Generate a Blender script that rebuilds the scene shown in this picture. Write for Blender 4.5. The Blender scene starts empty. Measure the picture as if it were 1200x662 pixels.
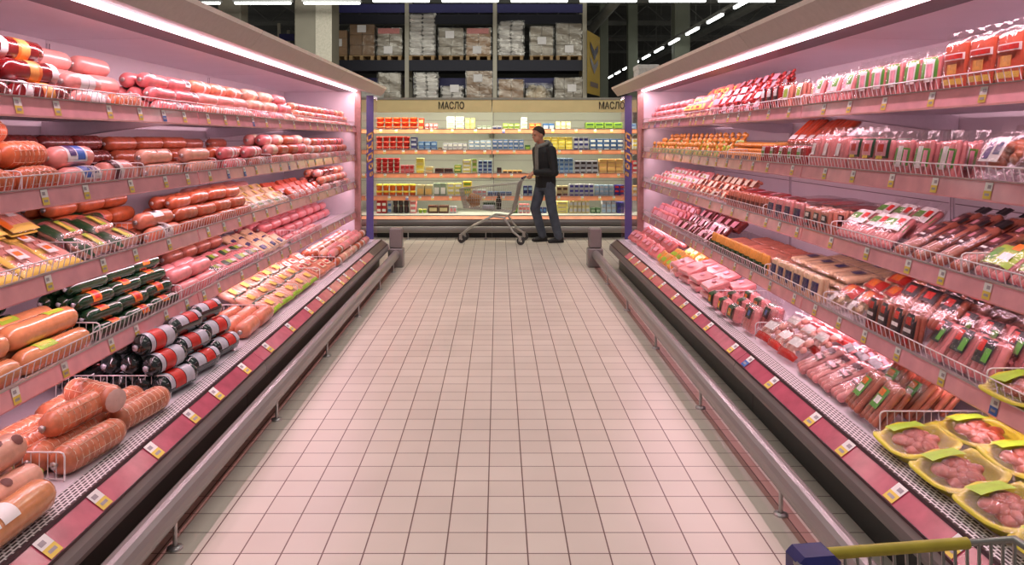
import bpy, math, random
from math import pi, sin, cos, radians as rad
from mathutils import Matrix, Vector
random.seed(7)
SC = bpy.context.scene
COL = SC.collection
R = random.uniform

# ------------------------------------------------------------------ materials
def lin(c):
    return tuple((x/255/12.92 if x/255 <= .04045 else ((x/255+.055)/1.055)**2.4) for x in c)
MATS = {}
def mat(name, c, rough=.5, metal=0, noise=.12, nscale=30, var=.12, coat=0, bump=0, spec=.5, emit=0, sss=0):
    if name in MATS: return MATS[name]
    m = bpy.data.materials.new(name); m.use_nodes = True; MATS[name] = m
    nt = m.node_tree; N = nt.nodes; Lk = nt.links
    b = N['Principled BSDF']; col = lin(c)
    b.inputs['Roughness'].default_value = rough; b.inputs['Metallic'].default_value = metal
    b.inputs['Coat Weight'].default_value = coat; b.inputs['Coat Roughness'].default_value = .12
    b.inputs['Specular IOR Level'].default_value = spec
    if emit:
        b.inputs['Emission Color'].default_value = (*col, 1); b.inputs['Emission Strength'].default_value = emit
    tc = N.new('ShaderNodeTexCoord'); nz = N.new('ShaderNodeTexNoise')
    nz.inputs['Scale'].default_value = nscale; nz.inputs['Detail'].default_value = 3
    Lk.new(tc.outputs['Object'], nz.inputs['Vector'])
    mr = N.new('ShaderNodeMapRange'); mr.inputs[1].default_value = .3; mr.inputs[2].default_value = .7
    mr.inputs[3].default_value = 1-noise; mr.inputs[4].default_value = 1+noise
    Lk.new(nz.outputs['Fac'], mr.inputs[0])
    oi = N.new('ShaderNodeObjectInfo'); mr2 = N.new('ShaderNodeMapRange')
    mr2.inputs[3].default_value = 1-var; mr2.inputs[4].default_value = 1+var
    Lk.new(oi.outputs['Random'], mr2.inputs[0])
    mu = N.new('ShaderNodeMath'); mu.operation = 'MULTIPLY'
    Lk.new(mr.outputs[0], mu.inputs[0]); Lk.new(mr2.outputs[0], mu.inputs[1])
    vm = N.new('ShaderNodeVectorMath'); vm.operation = 'SCALE'
    vm.inputs[0].default_value = col; Lk.new(mu.outputs[0], vm.inputs['Scale'])
    Lk.new(vm.outputs[0], b.inputs['Base Color'])
    if bump:
        bp = N.new('ShaderNodeBump'); bp.inputs['Strength'].default_value = bump; bp.inputs['Distance'].default_value = .004
        Lk.new(nz.outputs['Fac'], bp.inputs['Height']); Lk.new(bp.outputs[0], b.inputs['Normal'])
    return m
def emis(name, c, s):
    if name in MATS: return MATS[name]
    m = bpy.data.materials.new(name); m.use_nodes = True; MATS[name] = m
    N = m.node_tree.nodes; N.clear()
    e = N.new('ShaderNodeEmission'); e.inputs[0].default_value = (*lin(c), 1); e.inputs[1].default_value = s
    o = N.new('ShaderNodeOutputMaterial'); m.node_tree.links.new(e.outputs[0], o.inputs[0]); return m
def filmmat(name, c=(255,250,250), base=.025, fres=.28, bump=.3, rough=.17, scale=20):
    if name in MATS: return MATS[name]
    m = bpy.data.materials.new(name); m.use_nodes = True; MATS[name] = m
    nt = m.node_tree; N = nt.nodes; Lk = nt.links; N.clear()
    t = N.new('ShaderNodeBsdfTransparent'); g = N.new('ShaderNodeBsdfGlossy'); mx = N.new('ShaderNodeMixShader')
    o = N.new('ShaderNodeOutputMaterial'); lw = N.new('ShaderNodeLayerWeight'); mr = N.new('ShaderNodeMapRange')
    t.inputs[0].default_value = (.97,.96,.96,1); g.inputs[0].default_value = (*lin(c), 1); g.inputs[1].default_value = rough
    nz = N.new('ShaderNodeTexNoise'); nz.inputs['Scale'].default_value = scale; nz.inputs['Detail'].default_value = 2; nz.inputs['Distortion'].default_value = 1.2
    tc = N.new('ShaderNodeTexCoord'); Lk.new(tc.outputs['Object'], nz.inputs['Vector'])
    bp = N.new('ShaderNodeBump'); bp.inputs['Strength'].default_value = bump; bp.inputs['Distance'].default_value = .02
    Lk.new(nz.outputs['Fac'], bp.inputs['Height']); Lk.new(bp.outputs[0], g.inputs['Normal'])
    lw.inputs[0].default_value = .35
    mr.inputs[3].default_value = base; mr.inputs[4].default_value = base+fres
    Lk.new(lw.outputs['Facing'], mr.inputs[0]); Lk.new(mr.outputs[0], mx.inputs[0])
    Lk.new(t.outputs[0], mx.inputs[1]); Lk.new(g.outputs[0], mx.inputs[2]); Lk.new(mx.outputs[0], o.inputs[0]); return m

FILM = filmmat('clear_film')
LIDF = filmmat('clear_lid_film',(255,250,245),.012,.22,.6,.08,40)
WRAP = filmmat('stretch_wrap', (225,222,210), .10, .3, .8, .25, 6)
GLASS = filmmat('clear_glass', (255,255,255), .06, .35, 0, .03)
P = lambda n, c, **k: mat(n, c, **k)
WHITE = P('white_paper', (240,236,232), rough=.6, noise=.03)
YEL = P('yellow_paper', (236,206,92), rough=.6, noise=.05)
BLK = P('black_print', (28,24,26), rough=.4, noise=.05)
NAVY = P('navy_print', (38,40,95), rough=.4)
BLUE = P('blue_print', (60,105,185), rough=.4)
GRN = P('green_print', (95,165,60), rough=.4)
LIME = P('lime_print', (165,205,55), rough=.4)
DGRN = P('dark_green_print', (35,75,40), rough=.35)
REDP = P('red_print', (205,45,35), rough=.35)
PURP = P('purple_print', (75,50,110), rough=.4)
ORGP = P('orange_print', (235,125,40), rough=.4)
GOLD = P('gold_print', (225,165,85), rough=.35)
SILV = P('silver_print', (190,190,200), rough=.25)
BROWNP = P('brown_print', (110,55,45), rough=.5)
CREAM = P('cream_print', (235,222,190), rough=.5)
PINKP = P('pink_print', (235,160,175), rough=.4)
MAROONP = P('maroon_print', (75,25,35), rough=.35)
def PS(n,c,**k):
    g=(c[0]*.5+c[1]*.35+c[2]*.15); d=.13 if sum(c)>260 else .06
    return mat(n,tuple(min(255,(x*(1-d)+g*d)*1.02) for x in c),**k)
SK = dict(
 darkred=PS('dark_red_casing', (128,22,24), rough=.18, coat=.6, noise=.15),
 pink=PS('pale_pink_casing', (232,148,136), rough=.3, coat=.3, noise=.1),
 rose=PS('rose_casing', (222,112,112), rough=.28, coat=.3, noise=.12),
 orange=PS('orange_netted_casing', (214,104,52), rough=.35, coat=.3, noise=.18, bump=.3),
 orangepink=PS('peach_casing', (226,126,92), rough=.3, coat=.3, noise=.14),
 maroon=PS('maroon_casing', (118,44,38), rough=.25, coat=.4, noise=.2),
 tan=PS('tan_casing', (222,142,86), rough=.25, coat=.6, noise=.12),
 paletan=PS('pale_tan_casing', (226,160,132), rough=.3, coat=.3, noise=.12),
 brown=PS('smoked_brown_casing', (188,88,50), rough=.28, coat=.4, noise=.22, bump=.2),
 ham=PS('netted_ham_skin', (206,112,72), rough=.32, coat=.4, noise=.22, bump=.3),
 green=PS('dark_green_casing', (22,58,32), rough=.15, coat=.8, noise=.12),
 navy=PS('dark_green_black_casing', (26,36,34), rough=.15, coat=.8, noise=.12),
 wiener=PS('wiener_skin', (224,134,108), rough=.3, coat=.3, noise=.14),
 wienerpink=PS('pink_wiener_skin', (232,136,134), rough=.3, coat=.3, noise=.12),
 wienerbrown=PS('brown_wiener_skin', (186,98,72), rough=.3, coat=.3, noise=.2),
 wienerorange=PS('orange_wiener_skin', (240,158,58), rough=.3, coat=.3, noise=.12),
 slice=PS('ham_slice', (236,158,140), rough=.35, coat=.3, noise=.12),
 meat=PS('dark_red_meat', (172,70,42), rough=.35, coat=.4, noise=.3, nscale=60),
 cream=PS('cream_wiener_skin', (234,196,150), rough=.35, noise=.1),
 redmeat=PS('bright_red_meat', (196,50,46), rough=.3, coat=.3, noise=.2),
 orangered=PS('orange_red_block', (222,84,48), rough=.35, coat=.3, noise=.12))
CLIP = P('end_clip_metal', (200,190,185), rough=.3, metal=.6, noise=.03)
NETM = P('netting_string', (240,215,190), rough=.7, noise=.05)
WIRE = P('white_coated_wire', (236,228,228), rough=.35, noise=.02)
PWALL = P('case_white_enamel', (232,222,228), rough=.35, noise=.03, nscale=3)
PRAIL = P('pink_price_channel', (250,178,186), rough=.14, noise=.10, nscale=9, coat=.5)
PANELP = P('dusty_pink_price_panel', (196,92,112), rough=.2, noise=.14, nscale=12, coat=.5)
GRAY = P('grey_bumper_plastic', (134,127,124), rough=.33, noise=.03, nscale=2, coat=.2)
FASC = P('canopy_fascia_grey', (182,176,172), rough=.38, noise=.05, metal=.2)
FASCL = P('canopy_top_trim', (240,240,232), rough=.3, metal=0, noise=.04)
BAFF = P('lamp_baffle_brown', (70,50,50), rough=.4, noise=.05)
KICK = P('black_kick_base', (14,13,13), rough=.35, noise=.1)
DARK = P('dark_gasket', (58,34,38), rough=.5)
DPANEL = P('dark_brown_blank_panel', (88,76,70), rough=.4)
ALU = P('brushed_aluminium', (190,186,184), rough=.35, metal=.7, noise=.05)
SHELFM = P('shelf_enamel', (226,214,222), rough=.35, noise=.03)
POSTM = P('end_frame_brown_grey', (168,128,122), rough=.35, metal=.2)
BLUEM = P('blue_sign_strip', (78,76,132), rough=.35, noise=.05)
TANSIGN = P('tan_sign_board', (224,206,150), rough=.5, noise=.04, nscale=4)
BWALL = P('back_case_enamel', (214,216,204), rough=.4, noise=.03, nscale=3)
BRAIL = P('peach_price_channel', (236,150,108), rough=.3, noise=.12, nscale=8)
CARD = P('brown_cardboard', (158,122,86), rough=.7, noise=.12, nscale=5, var=.2)
CARDG = P('grey_cardboard', (150,140,122), rough=.7, noise=.12, nscale=5, var=.2)
SACK = P('white_sack', (214,210,202), rough=.55, noise=.08, nscale=8)
WOOD = P('pallet_wood', (168,138,96), rough=.75, noise=.2, nscale=12)
RACKB = P('rack_blue', (44,42,104), rough=.5, noise=.08)
RACKD = P('rack_dark_beam', (20,20,36), rough=.6, noise=.08)
RACKU = P('rack_upright_grey', (186,180,160), rough=.5, noise=.06)
COLM = P('beige_column_paint', (118,113,98), rough=.7, noise=.05, nscale=3)
COLG = P('grey_column_paint', (126,132,116), rough=.7, noise=.06, nscale=3)
DWALL = P('dark_warehouse_wall', (92,94,88), rough=.9, noise=.25, nscale=.6)
STEEL = P('dark_steel_truss', (116,118,112), rough=.6, noise=.15, nscale=2)
TUBE = emis('white_fluorescent', (250,255,250), 7)
TUBEP = emis('pink_fluorescent', (255,226,238), 5.5)
TUBEW = emis('warm_shelf_tube', (255,246,214), 5)
CHROME = P('cart_wire_zinc', (176,172,166), rough=.3, metal=.6, noise=.04)

def grille_mat():
    m = bpy.data.materials.new('white_expanded_metal'); m.use_nodes = True
    nt = m.node_tree; N = nt.nodes; L = nt.links; b = N['Principled BSDF']
    tc = N.new('ShaderNodeTexCoord'); mp = N.new('ShaderNodeMapping'); L.new(tc.outputs['Object'], mp.inputs[0])
    mp.inputs['Rotation'].default_value = (0,0,pi/2)
    br = N.new('ShaderNodeTexBrick'); L.new(mp.outputs[0], br.inputs[0])
    br.offset = .5
    br.inputs['Scale'].default_value = 1; br.inputs['Brick Width'].default_value = .034; br.inputs['Row Height'].default_value = .0145
    br.inputs['Mortar Size'].default_value = .0034; br.inputs['Mortar Smooth'].default_value = .1
    br.inputs['Color1'].default_value = (.035,.025,.03,1); br.inputs['Color2'].default_value = (.06,.04,.05,1); br.inputs['Mortar'].default_value = (.8,.76,.77,1)
    L.new(br.outputs['Color'], b.inputs['Base Color']); b.inputs['Roughness'].default_value = .4
    return m
GRILLE = grille_mat()
def floor_mat():
    m = bpy.data.materials.new('beige_floor_tiles'); m.use_nodes = True
    nt = m.node_tree; N = nt.nodes; L = nt.links; b = N['Principled BSDF']
    g = N.new('ShaderNodeNewGeometry'); mp = N.new('ShaderNodeMapping'); L.new(g.outputs['Position'], mp.inputs[0])
    mp.inputs['Location'].default_value = (.0452,-.122,0)
    br = N.new('ShaderNodeTexBrick'); L.new(mp.outputs[0], br.inputs[0]); br.offset = 0
    br.inputs['Scale'].default_value = 1; br.inputs['Brick Width'].default_value = .1585; br.inputs['Row Height'].default_value = .158
    br.inputs['Mortar Size'].default_value = .0030; br.inputs['Mortar Smooth'].default_value = .15; br.inputs['Bias'].default_value = 0
    br.inputs['Color1'].default_value = (*lin((224,213,199)),1); br.inputs['Color2'].default_value = (*lin((216,204,190)),1)
    br.inputs['Mortar'].default_value = (*lin((104,72,62)),1)
    nz = N.new('ShaderNodeTexNoise'); nz.inputs['Scale'].default_value = 1.3; nz.inputs['Detail'].default_value = 6; L.new(g.outputs['Position'], nz.inputs[0])
    mr = N.new('ShaderNodeMapRange'); mr.inputs[1].default_value = .3; mr.inputs[2].default_value = .7; mr.inputs[3].default_value = .93; mr.inputs[4].default_value = 1.05
    L.new(nz.outputs['Fac'], mr.inputs[0])
    vm = N.new('ShaderNodeVectorMath'); vm.operation = 'SCALE'; L.new(br.outputs['Color'], vm.inputs[0]); L.new(mr.outputs[0], vm.inputs['Scale'])
    # shade along both guard rails, painted into the tile colour as a reddish tint
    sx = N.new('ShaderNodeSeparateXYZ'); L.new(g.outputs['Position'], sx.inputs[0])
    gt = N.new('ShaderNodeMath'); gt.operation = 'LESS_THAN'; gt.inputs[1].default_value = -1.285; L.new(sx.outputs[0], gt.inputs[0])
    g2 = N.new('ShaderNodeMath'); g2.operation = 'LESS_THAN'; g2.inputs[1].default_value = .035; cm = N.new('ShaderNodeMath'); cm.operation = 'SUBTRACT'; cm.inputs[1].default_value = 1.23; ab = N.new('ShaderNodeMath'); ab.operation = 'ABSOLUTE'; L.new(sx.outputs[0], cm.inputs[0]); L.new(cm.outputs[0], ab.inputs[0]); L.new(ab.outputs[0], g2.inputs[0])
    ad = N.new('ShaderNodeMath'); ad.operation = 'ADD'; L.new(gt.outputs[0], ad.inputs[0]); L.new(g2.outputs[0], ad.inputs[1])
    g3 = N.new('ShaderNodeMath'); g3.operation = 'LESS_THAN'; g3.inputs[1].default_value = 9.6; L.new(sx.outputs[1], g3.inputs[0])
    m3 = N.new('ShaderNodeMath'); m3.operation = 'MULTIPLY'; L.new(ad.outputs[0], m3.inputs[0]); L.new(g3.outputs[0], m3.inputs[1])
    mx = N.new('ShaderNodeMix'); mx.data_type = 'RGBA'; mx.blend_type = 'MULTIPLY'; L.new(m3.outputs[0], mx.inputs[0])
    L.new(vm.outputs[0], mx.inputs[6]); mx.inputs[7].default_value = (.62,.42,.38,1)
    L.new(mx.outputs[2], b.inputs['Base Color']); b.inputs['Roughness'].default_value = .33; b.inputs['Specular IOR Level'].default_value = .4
    return m

# ------------------------------------------------------------------ mesh builder
class MB:
    def __init__(s): s.v=[]; s.f=[]; s.m=[]; s.s=[]
    def add(s, vs, fs, m=0, sm=False):
        o=len(s.v); s.v += [tuple(v) for v in vs]
        for f in fs: s.f.append([i+o for i in f]); s.m.append(m); s.s.append(sm)
        return s
    def box(s, x0,x1,y0,y1,z0,z1, m=0):
        return s.add([(x0,y0,z0),(x1,y0,z0),(x1,y1,z0),(x0,y1,z0),(x0,y0,z1),(x1,y0,z1),(x1,y1,z1),(x0,y1,z1)],
            [(0,3,2,1),(4,5,6,7),(0,1,5,4),(1,2,6,5),(2,3,7,6),(3,0,4,7)], m)
    def rbox(s, x0,x1,y0,y1,z0,z1,c=.005,m=0):
        X=[(x0,x0+c),(x1,x1-c)];Y=[(y0,y0+c),(y1,y1-c)];Z=[(z0,z0+c),(z1,z1-c)]
        vs=[];ix={}
        for i in (0,1):
            for j in (0,1):
                for k in (0,1):
                    for a,p in (('x',(X[i][0],Y[j][1],Z[k][1])),('y',(X[i][1],Y[j][0],Z[k][1])),('z',(X[i][1],Y[j][1],Z[k][0]))):
                        ix[i,j,k,a]=len(vs); vs.append(p)
        fs=[]
        q=[(0,0),(1,0),(1,1),(0,1)]
        for i in (0,1):
            fs.append([ix[i,a,b,'x'] for a,b in q]); fs.append([ix[a,i,b,'y'] for a,b in q]); fs.append([ix[a,b,i,'z'] for a,b in q])
        for i in (0,1):
            for j in (0,1):
                fs.append([ix[i,j,0,'x'],ix[i,j,1,'x'],ix[i,j,1,'y'],ix[i,j,0,'y']])
                fs.append([ix[i,0,j,'x'],ix[i,1,j,'x'],ix[i,1,j,'z'],ix[i,0,j,'z']])
                fs.append([ix[0,i,j,'y'],ix[1,i,j,'y'],ix[1,i,j,'z'],ix[0,i,j,'z']])
                for k in (0,1): fs.append([ix[i,j,k,'x'],ix[i,j,k,'y'],ix[i,j,k,'z']])
        return s.add(vs,fs,m)
    def ext(s, poly, a0, a1, ax='y', mats=None, m=0, cap=True, sm=False):
        # extrude a closed 2-D polygon; ax='y': poly=(x,z), ax='x': poly=(y,z)
        n=len(poly)
        if ax=='y': vs=[(p[0],a0,p[1]) for p in poly]+[(p[0],a1,p[1]) for p in poly]
        elif ax=='x': vs=[(a0,p[0],p[1]) for p in poly]+[(a1,p[0],p[1]) for p in poly]
        else: vs=[(p[0],p[1],a0) for p in poly]+[(p[0],p[1],a1) for p in poly]
        for i in range(n):
            j=(i+1)%n; s.add([vs[i],vs[j],vs[j+n],vs[i+n]],[(0,1,2,3)],mats[i] if mats else m,sm)
        if cap: s.add(vs,[list(range(n-1,-1,-1)),list(range(n,2*n))],m)
        return s
    def tube(s, pts, r, n=6, m=0, closed=False, cap=True, sm=True):
        P=[Vector(p) for p in pts]; k=len(P); vs=[]; up=None
        rr = r if isinstance(r,(list,tuple)) else [r]*k
        for i in range(k):
            if closed: t=P[(i+1)%k]-P[i-1]
            else: t=P[min(i+1,k-1)]-P[max(i-1,0)]
            t.normalize()
            if up is None:
                up=Vector((0,0,1)) if abs(t.z)<.9 else Vector((1,0,0))
            a=t.cross(up)
            if a.length<1e-4: a=t.cross(Vector((1,0,0)))
            a.normalize(); b=a.cross(t); up=b
            for j in range(n):
                th=2*pi*(j+.5)/n; vs.append(P[i]+(a*cos(th)+b*sin(th))*rr[i])
        fs=[]
        for i in range(k if closed else k-1):
            i2=(i+1)%k
            for j in range(n): fs.append((i*n+j,i*n+(j+1)%n,i2*n+(j+1)%n,i2*n+j))
        s.add(vs,fs,m,sm)
        if cap and not closed:
            s.add(vs[:n],[list(range(n-1,-1,-1))],m); s.add(vs[-n:],[list(range(n))],m)
        return s
    def lathe(s, prof, n=12, m=0, c=(0,0,0), ax='y', a0=0, a1=2*pi, bend=None, sq=1, sm=True):
        full=abs(a1-a0-2*pi)<1e-6; k=n if full else n+1; vs=[]
        for t,r in prof:
            for j in range(k):
                th=a0+(a1-a0)*j/n; x=cos(th)*r; z=sin(th)*r*sq
                if bend: x+=bend(t)
                vs.append((c[0]+x,c[1]+t,c[2]+z) if ax=='y' else (c[0]+x,c[1]+sin(th)*r*sq,c[2]+t))
        fs=[]
        for i in range(len(prof)-1):
            for j in range(n): fs.append((i*k+j,i*k+(j+1)%k,(i+1)*k+(j+1)%k,(i+1)*k+j))
        return s.add(vs,fs,m,sm)
    def ell(s, c, r, n=10, m=0):
        prof=[(-cos(pi*i/6)*r[1], max(sin(pi*i/6),.02)) for i in range(7)]
        vs=[]
        for t,q in prof:
            for j in range(n):
                th=2*pi*j/n; vs.append((c[0]+cos(th)*q*r[0],c[1]+t,c[2]+sin(th)*q*r[2]))
        fs=[(i*n+j,i*n+(j+1)%n,(i+1)*n+(j+1)%n,(i+1)*n+j) for i in range(6) for j in range(n)]
        return s.add(vs,fs,m,True)
    def grid(s, fn, nu, nv, m=0, sm=True):
        vs=[fn(i/nu,j/nv) for j in range(nv+1) for i in range(nu+1)]; w=nu+1
        return s.add(vs,[(j*w+i,j*w+i+1,(j+1)*w+i+1,(j+1)*w+i) for j in range(nv) for i in range(nu)],m,sm)
    def xf(s, M, start=0):
        for i in range(start,len(s.v)): s.v[i]=tuple(M@Vector(s.v[i]))
        return s
    def mapv(s, fn):
        s.v=[fn(*v) for v in s.v]; return s
    def mesh(s, name, mats):
        me=bpy.data.meshes.new(name); me.from_pydata(s.v,[],s.f)
        for x in mats: me.materials.append(x)
        me.polygons.foreach_set('material_index',s.m); me.polygons.foreach_set('use_smooth',s.s); me.update(); return me
def aslist(x): return list(x) if isinstance(x,(list,tuple)) else [x]
def obj(name, mb, mats, parent=None, org=None, loc=None):
    if org is not None: mb.mapv(lambda x,y,z:(x-org[0],y-org[1],z-org[2]))
    o=bpy.data.objects.new(name, mb.mesh(name,aslist(mats))); COL.objects.link(o)
    if parent: o.parent=parent
    if loc: o.location=loc
    return o
def tag(o, label=None, cat=None, group=None, kind=None):
    if label: o['label']=label
    if cat: o['category']=cat
    if group: o['group']=group
    if kind: o['kind']=kind
    return o
def empty(name, loc=(0,0,0), label=None, cat=None, group=None):
    o=bpy.data.objects.new(name,None); COL.objects.link(o); o.location=loc; o.empty_display_size=.05
    return tag(o,label,cat,group)

# ------------------------------------------------------------------ prototypes
class Proto:
    def __init__(s, name, root, rmats, kids, cat):
        s.name=name; s.cat=cat; s.root=(root,aslist(rmats)); s.kids=[(n,mb,aslist(mt)) for n,mb,mt in kids]; s.full=None; s.flat=None
    def place(s, M, label, group, lod):
        if lod:
            if s.flat is None:
                big=MB(); mats=[]
                for mb,mt in ([] if s.root[1][0] is FILM else [s.root])+[(b,m) for _,b,m in s.kids if m[0] is not FILM]:
                    off=len(mats); mats+=mt; o=len(big.v); big.v+=mb.v
                    big.f+=[[i+o for i in f] for f in mb.f]; big.m+=[q+off for q in mb.m]; big.s+=mb.s
                s.flat=big.mesh(s.name+'_far',mats)
            o=bpy.data.objects.new(s.name,s.flat); COL.objects.link(o)
        else:
            if s.full is None:
                s.full=(s.root[0].mesh(s.name,s.root[1]),[(n,mb.mesh(n,mt)) for n,mb,mt in s.kids])
            o=bpy.data.objects.new(s.name,s.full[0]); COL.objects.link(o)
            for n,me in s.full[1]:
                c=bpy.data.objects.new(n,me); COL.objects.link(c); c.parent=o
        o.matrix_world=M
        return tag(o,label,s.cat,group)

def sausage(name, L, r, skin, bands=(), ends='clip', rings=0, amp=.05, net=False, bend=0, tip=None, spots=None, patch=None, cat='sausage', puff=0, n=14, endmat=None):
    h=L/2; sk=SK[skin] if isinstance(skin,str) else skin
    bf=(lambda t:bend*(1-(t/h)**2)) if bend else None
    core=[]; K=max(6,rings*4)
    def rad_(t):
        x=1.0-puff*(t/h)**2
        if rings: x*=1+amp*(abs(sin(pi*(t/h+1)/2*rings))-.6)
        return r*x
    e=.75*r; t0=-h+e
    prof=[(-h,.12*r),(-h+.02*r,.34*r),(-h+.14*r,.6*r),(-h+.36*r,.84*r)]
    for i in range(K+1):
        t=t0+(2*(h-e))*i/K; prof.append((t,rad_(t)))
    prof+=[(h-.36*r,.84*r),(h-.14*r,.6*r),(h-.02*r,.34*r),(h,.12*r)]
    b=MB().lathe(prof,n,bend=bf)
    kids=[]
    for q0,q1,mt in bands:
        a,c=-h+q0*L,-h+q1*L
        kids.append(('label',MB().lathe([(a,rad_(a)*1.005+.0006),((a+c)/2,rad_((a+c)/2)*1.005+.0008),(c,rad_(c)*1.005+.0006)],n,bend=bf),mt))
    if patch:   # paper label wrapped over the upper front of the casing, several colours
        pm=MB(); mats=[]
        for k,(q0,q1,d0,d1,mt) in enumerate(patch):
            a,c=-h+q0*L,-h+q1*L; mats.append(mt)
            pm.lathe([(a,r*1.018+.0006*k),((a+c)/2,r*1.018+.0006*k),(c,r*1.018+.0006*k)],14,m=k,a0=rad(d0),a1=rad(d1),bend=bf)
        kids.append(('label',pm,mats))
    if spots:
        for q,d,sz in spots:
            pm=MB(); a=-h+q*L; th=rad(d)
            vs=[(0,0)]+[(cos(2*pi*i/10)*sz,sin(2*pi*i/10)*sz) for i in range(10)]
            pts=[((r*1.012)*cos(th+u/r),a+v,(r*1.012)*sin(th+u/r)) for u,v in vs]
            pm.add(pts,[(0,i+1,(i+1)%10+1) for i in range(10)],0,True)
            kids.append(('printed_badge',pm,BROWNP))
    if net:
        nm=MB()
        for j in range(7):
            th=2*pi*j/7
            nm.tube([((rad_(t)+.001)*cos(th),t,(rad_(t)+.001)*sin(th)) for t in [t0+(2*(h-e))*i/8 for i in range(9)]],.0013,3,cap=False)
        for i in range(rings+1):
            t=t0+(2*(h-e))*i/max(1,rings)
            nm.tube([((rad_(t)+.001)*cos(2*pi*j/10),t,(rad_(t)+.001)*sin(2*pi*j/10)) for j in range(10)],.0012,3,closed=True)
        kids.append(('netting',nm,NETM))
    if ends=='clip':
        for sg in (-1,1):
            c=MB().lathe([(sg*(h-.002),.13*r),(sg*(h+.006),.1*r),(sg*(h+.010),.16*r),(sg*(h+.016),.3*r),(sg*(h+.018),.05*r)],8)
            kids.append(('casing_tie',c,CLIP if not tip else tip))
    elif ends=='cut':
        kids.append(('cut_face',MB().lathe([(-h-.001,.001),(-h-.0015,.8*r),(-h+.02*r,.86*r)],n),endmat or SK['slice']))
    return Proto(name,b,sk,kids,cat)

def ring_sausage(name, Rm, r, skin, cat='sausage'):
    pts=[(Rm*cos(a),Rm*1.25*sin(a),0) for a in [rad(20+320*i/18) for i in range(19)]]
    rr=[r*.4]+[r]*17+[r*.4]
    b=MB().tube(pts,rr,9)
    k=[('casing_tie',MB().tube([pts[0],(pts[0][0]+.02,pts[0][1]-.03,0)],.003,5),CLIP)]
    return Proto(name,b.xf(Matrix.Translation((0,0,r))),SK[skin],k and [(k[0][0],k[0][1].xf(Matrix.Translation((0,0,r))),k[0][2])],cat)

def pack(name, w, h, t, content, labels=(), header=None, film=True, cat='meat pack', flap=.02, back=None):
    """pouch standing on z=0, front towards -y, width along x"""
    kind=content[0]; kids=[]
    if kind=='links':
        n,sk,rows=content[1],SK[content[2]],content[3]
        r=min(w/n/2*.97,t/rows/2*.97) if rows>1 else w/n/2*.97
        for k in range(rows):
            y=-t/2+t/rows*(k+.5) if rows>1 else 0
            for i in range(n):
                x=-w/2+w/n*(i+.5); hh=h*R(.92,.97); mb=MB()
                e=.6*r; q=[(.004,.15*r),(.004+.15*r,.6*r),(.004+.5*r,.9*r),(.004+r,r),(hh*.5,r*R(.96,1.02)),(hh-r,r),(hh-.5*r,.9*r),(hh-.15*r,.6*r),(hh,.15*r)]
                mb.lathe(q,9,ax='z',c=(x,y,0),sq=min(1.0,t/rows/2/r) if rows==1 else 1)
                kids.append(('link',mb,sk))
    elif kind=='slab':
        mb=MB().rbox(-w*.46,w*.46,-t*.42,t*.42,.006,h*.93,min(t,w)*.18); kids.append(('meat',mb,SK[content[1]]))
    elif kind=='slices':
        mb=MB(); n=content[2]
        for i in range(n):
            x=-w*.3+w*.6*i/max(1,n-1); z=h*.47; 
            vs=[(x+w*.17*cos(2*pi*j/14),-t*.3*(i/n)+R(-.001,.001)-.002,z+h*.4*sin(2*pi*j/14)) for j in range(14)]
            mb.add(vs+[(v[0],v[1]+.004,v[2]) for v in vs],[list(range(14)),list(range(27,13,-1))]+[(j,(j+1)%14,(j+1)%14+14,j+14) for j in range(14)])
        kids.append(('meat_slices',mb,SK[content[1]]))
    elif kind=='chunks':
        mb=MB()
        for i in range(content[2]):
            mb.ell((R(-.36,.36)*w,R(-.2,.2)*t,R(.16,.8)*h),(R(.1,.2)*w,R(.22,.36)*t,R(.1,.18)*h),8)
        kids.append(('meat',mb,SK[content[1]]))
    sp=lambda u,v:(max(0,1-abs(2*u-1)**5)*max(0,1-abs(2*v-1)**5))**.5
    fy=lambda u,v:-(t/2+.004)*(.12+.88*sp(u,v))
    if labels:
        mb=MB(); mats=[]
        for k,(u0,u1,v0,v1,mt) in enumerate(labels):
            if mt not in mats: mats.append(mt)
            mb.grid(lambda a,b:((u0+(u1-u0)*a-.5)*w,fy(u0+(u1-u0)*a,v0+(v1-v0)*b)-.0012-.0008*k,(v0+(v1-v0)*b)*h),5,5,mats.index(mt))
        kids.append(('label',mb,mats))
    if header:
        mb=MB().grid(lambda a,b:((a-.5)*w,-.004+.003*sin(9*a),h*(.97+b*.16)),6,2); kids.append(('header_card',mb,header))
    if back: kids.append(('backing_card',MB().box(-w*.5,w*.5,t*.5,t*.5+.003,.0,h*1.0),back))
    if film:
        mb=MB(); ph=[R(0,6) for _ in range(3)]
        wob=lambda u,v:.0022*sin(23*u+ph[0]+7*v)+.002*sin(31*v+ph[1])
        mb.grid(lambda a,b:((a-.5)*(w+.012),(fy(a,b)-.003+wob(a,b)) if 0<b<1 and 0<a<1 else 0,b*h),10,8)
        mb.grid(lambda a,b:((a-.5)*(w+.012),(-fy(a,b)+.003) if 0<b<1 and 0<a<1 else 0,b*h),8,6)
        if flap: mb.grid(lambda a,b:((a-.5)*(w+.012),wob(a,b)*1.5+b*.006*sin(11*a+ph[2]),h+b*flap),8,2)
        root,rm=mb,FILM
    else: root,rm,_=kids[0][1],kids[0][2],kids.pop(0)
    return Proto(name,root,rm,kids,cat)

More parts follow.
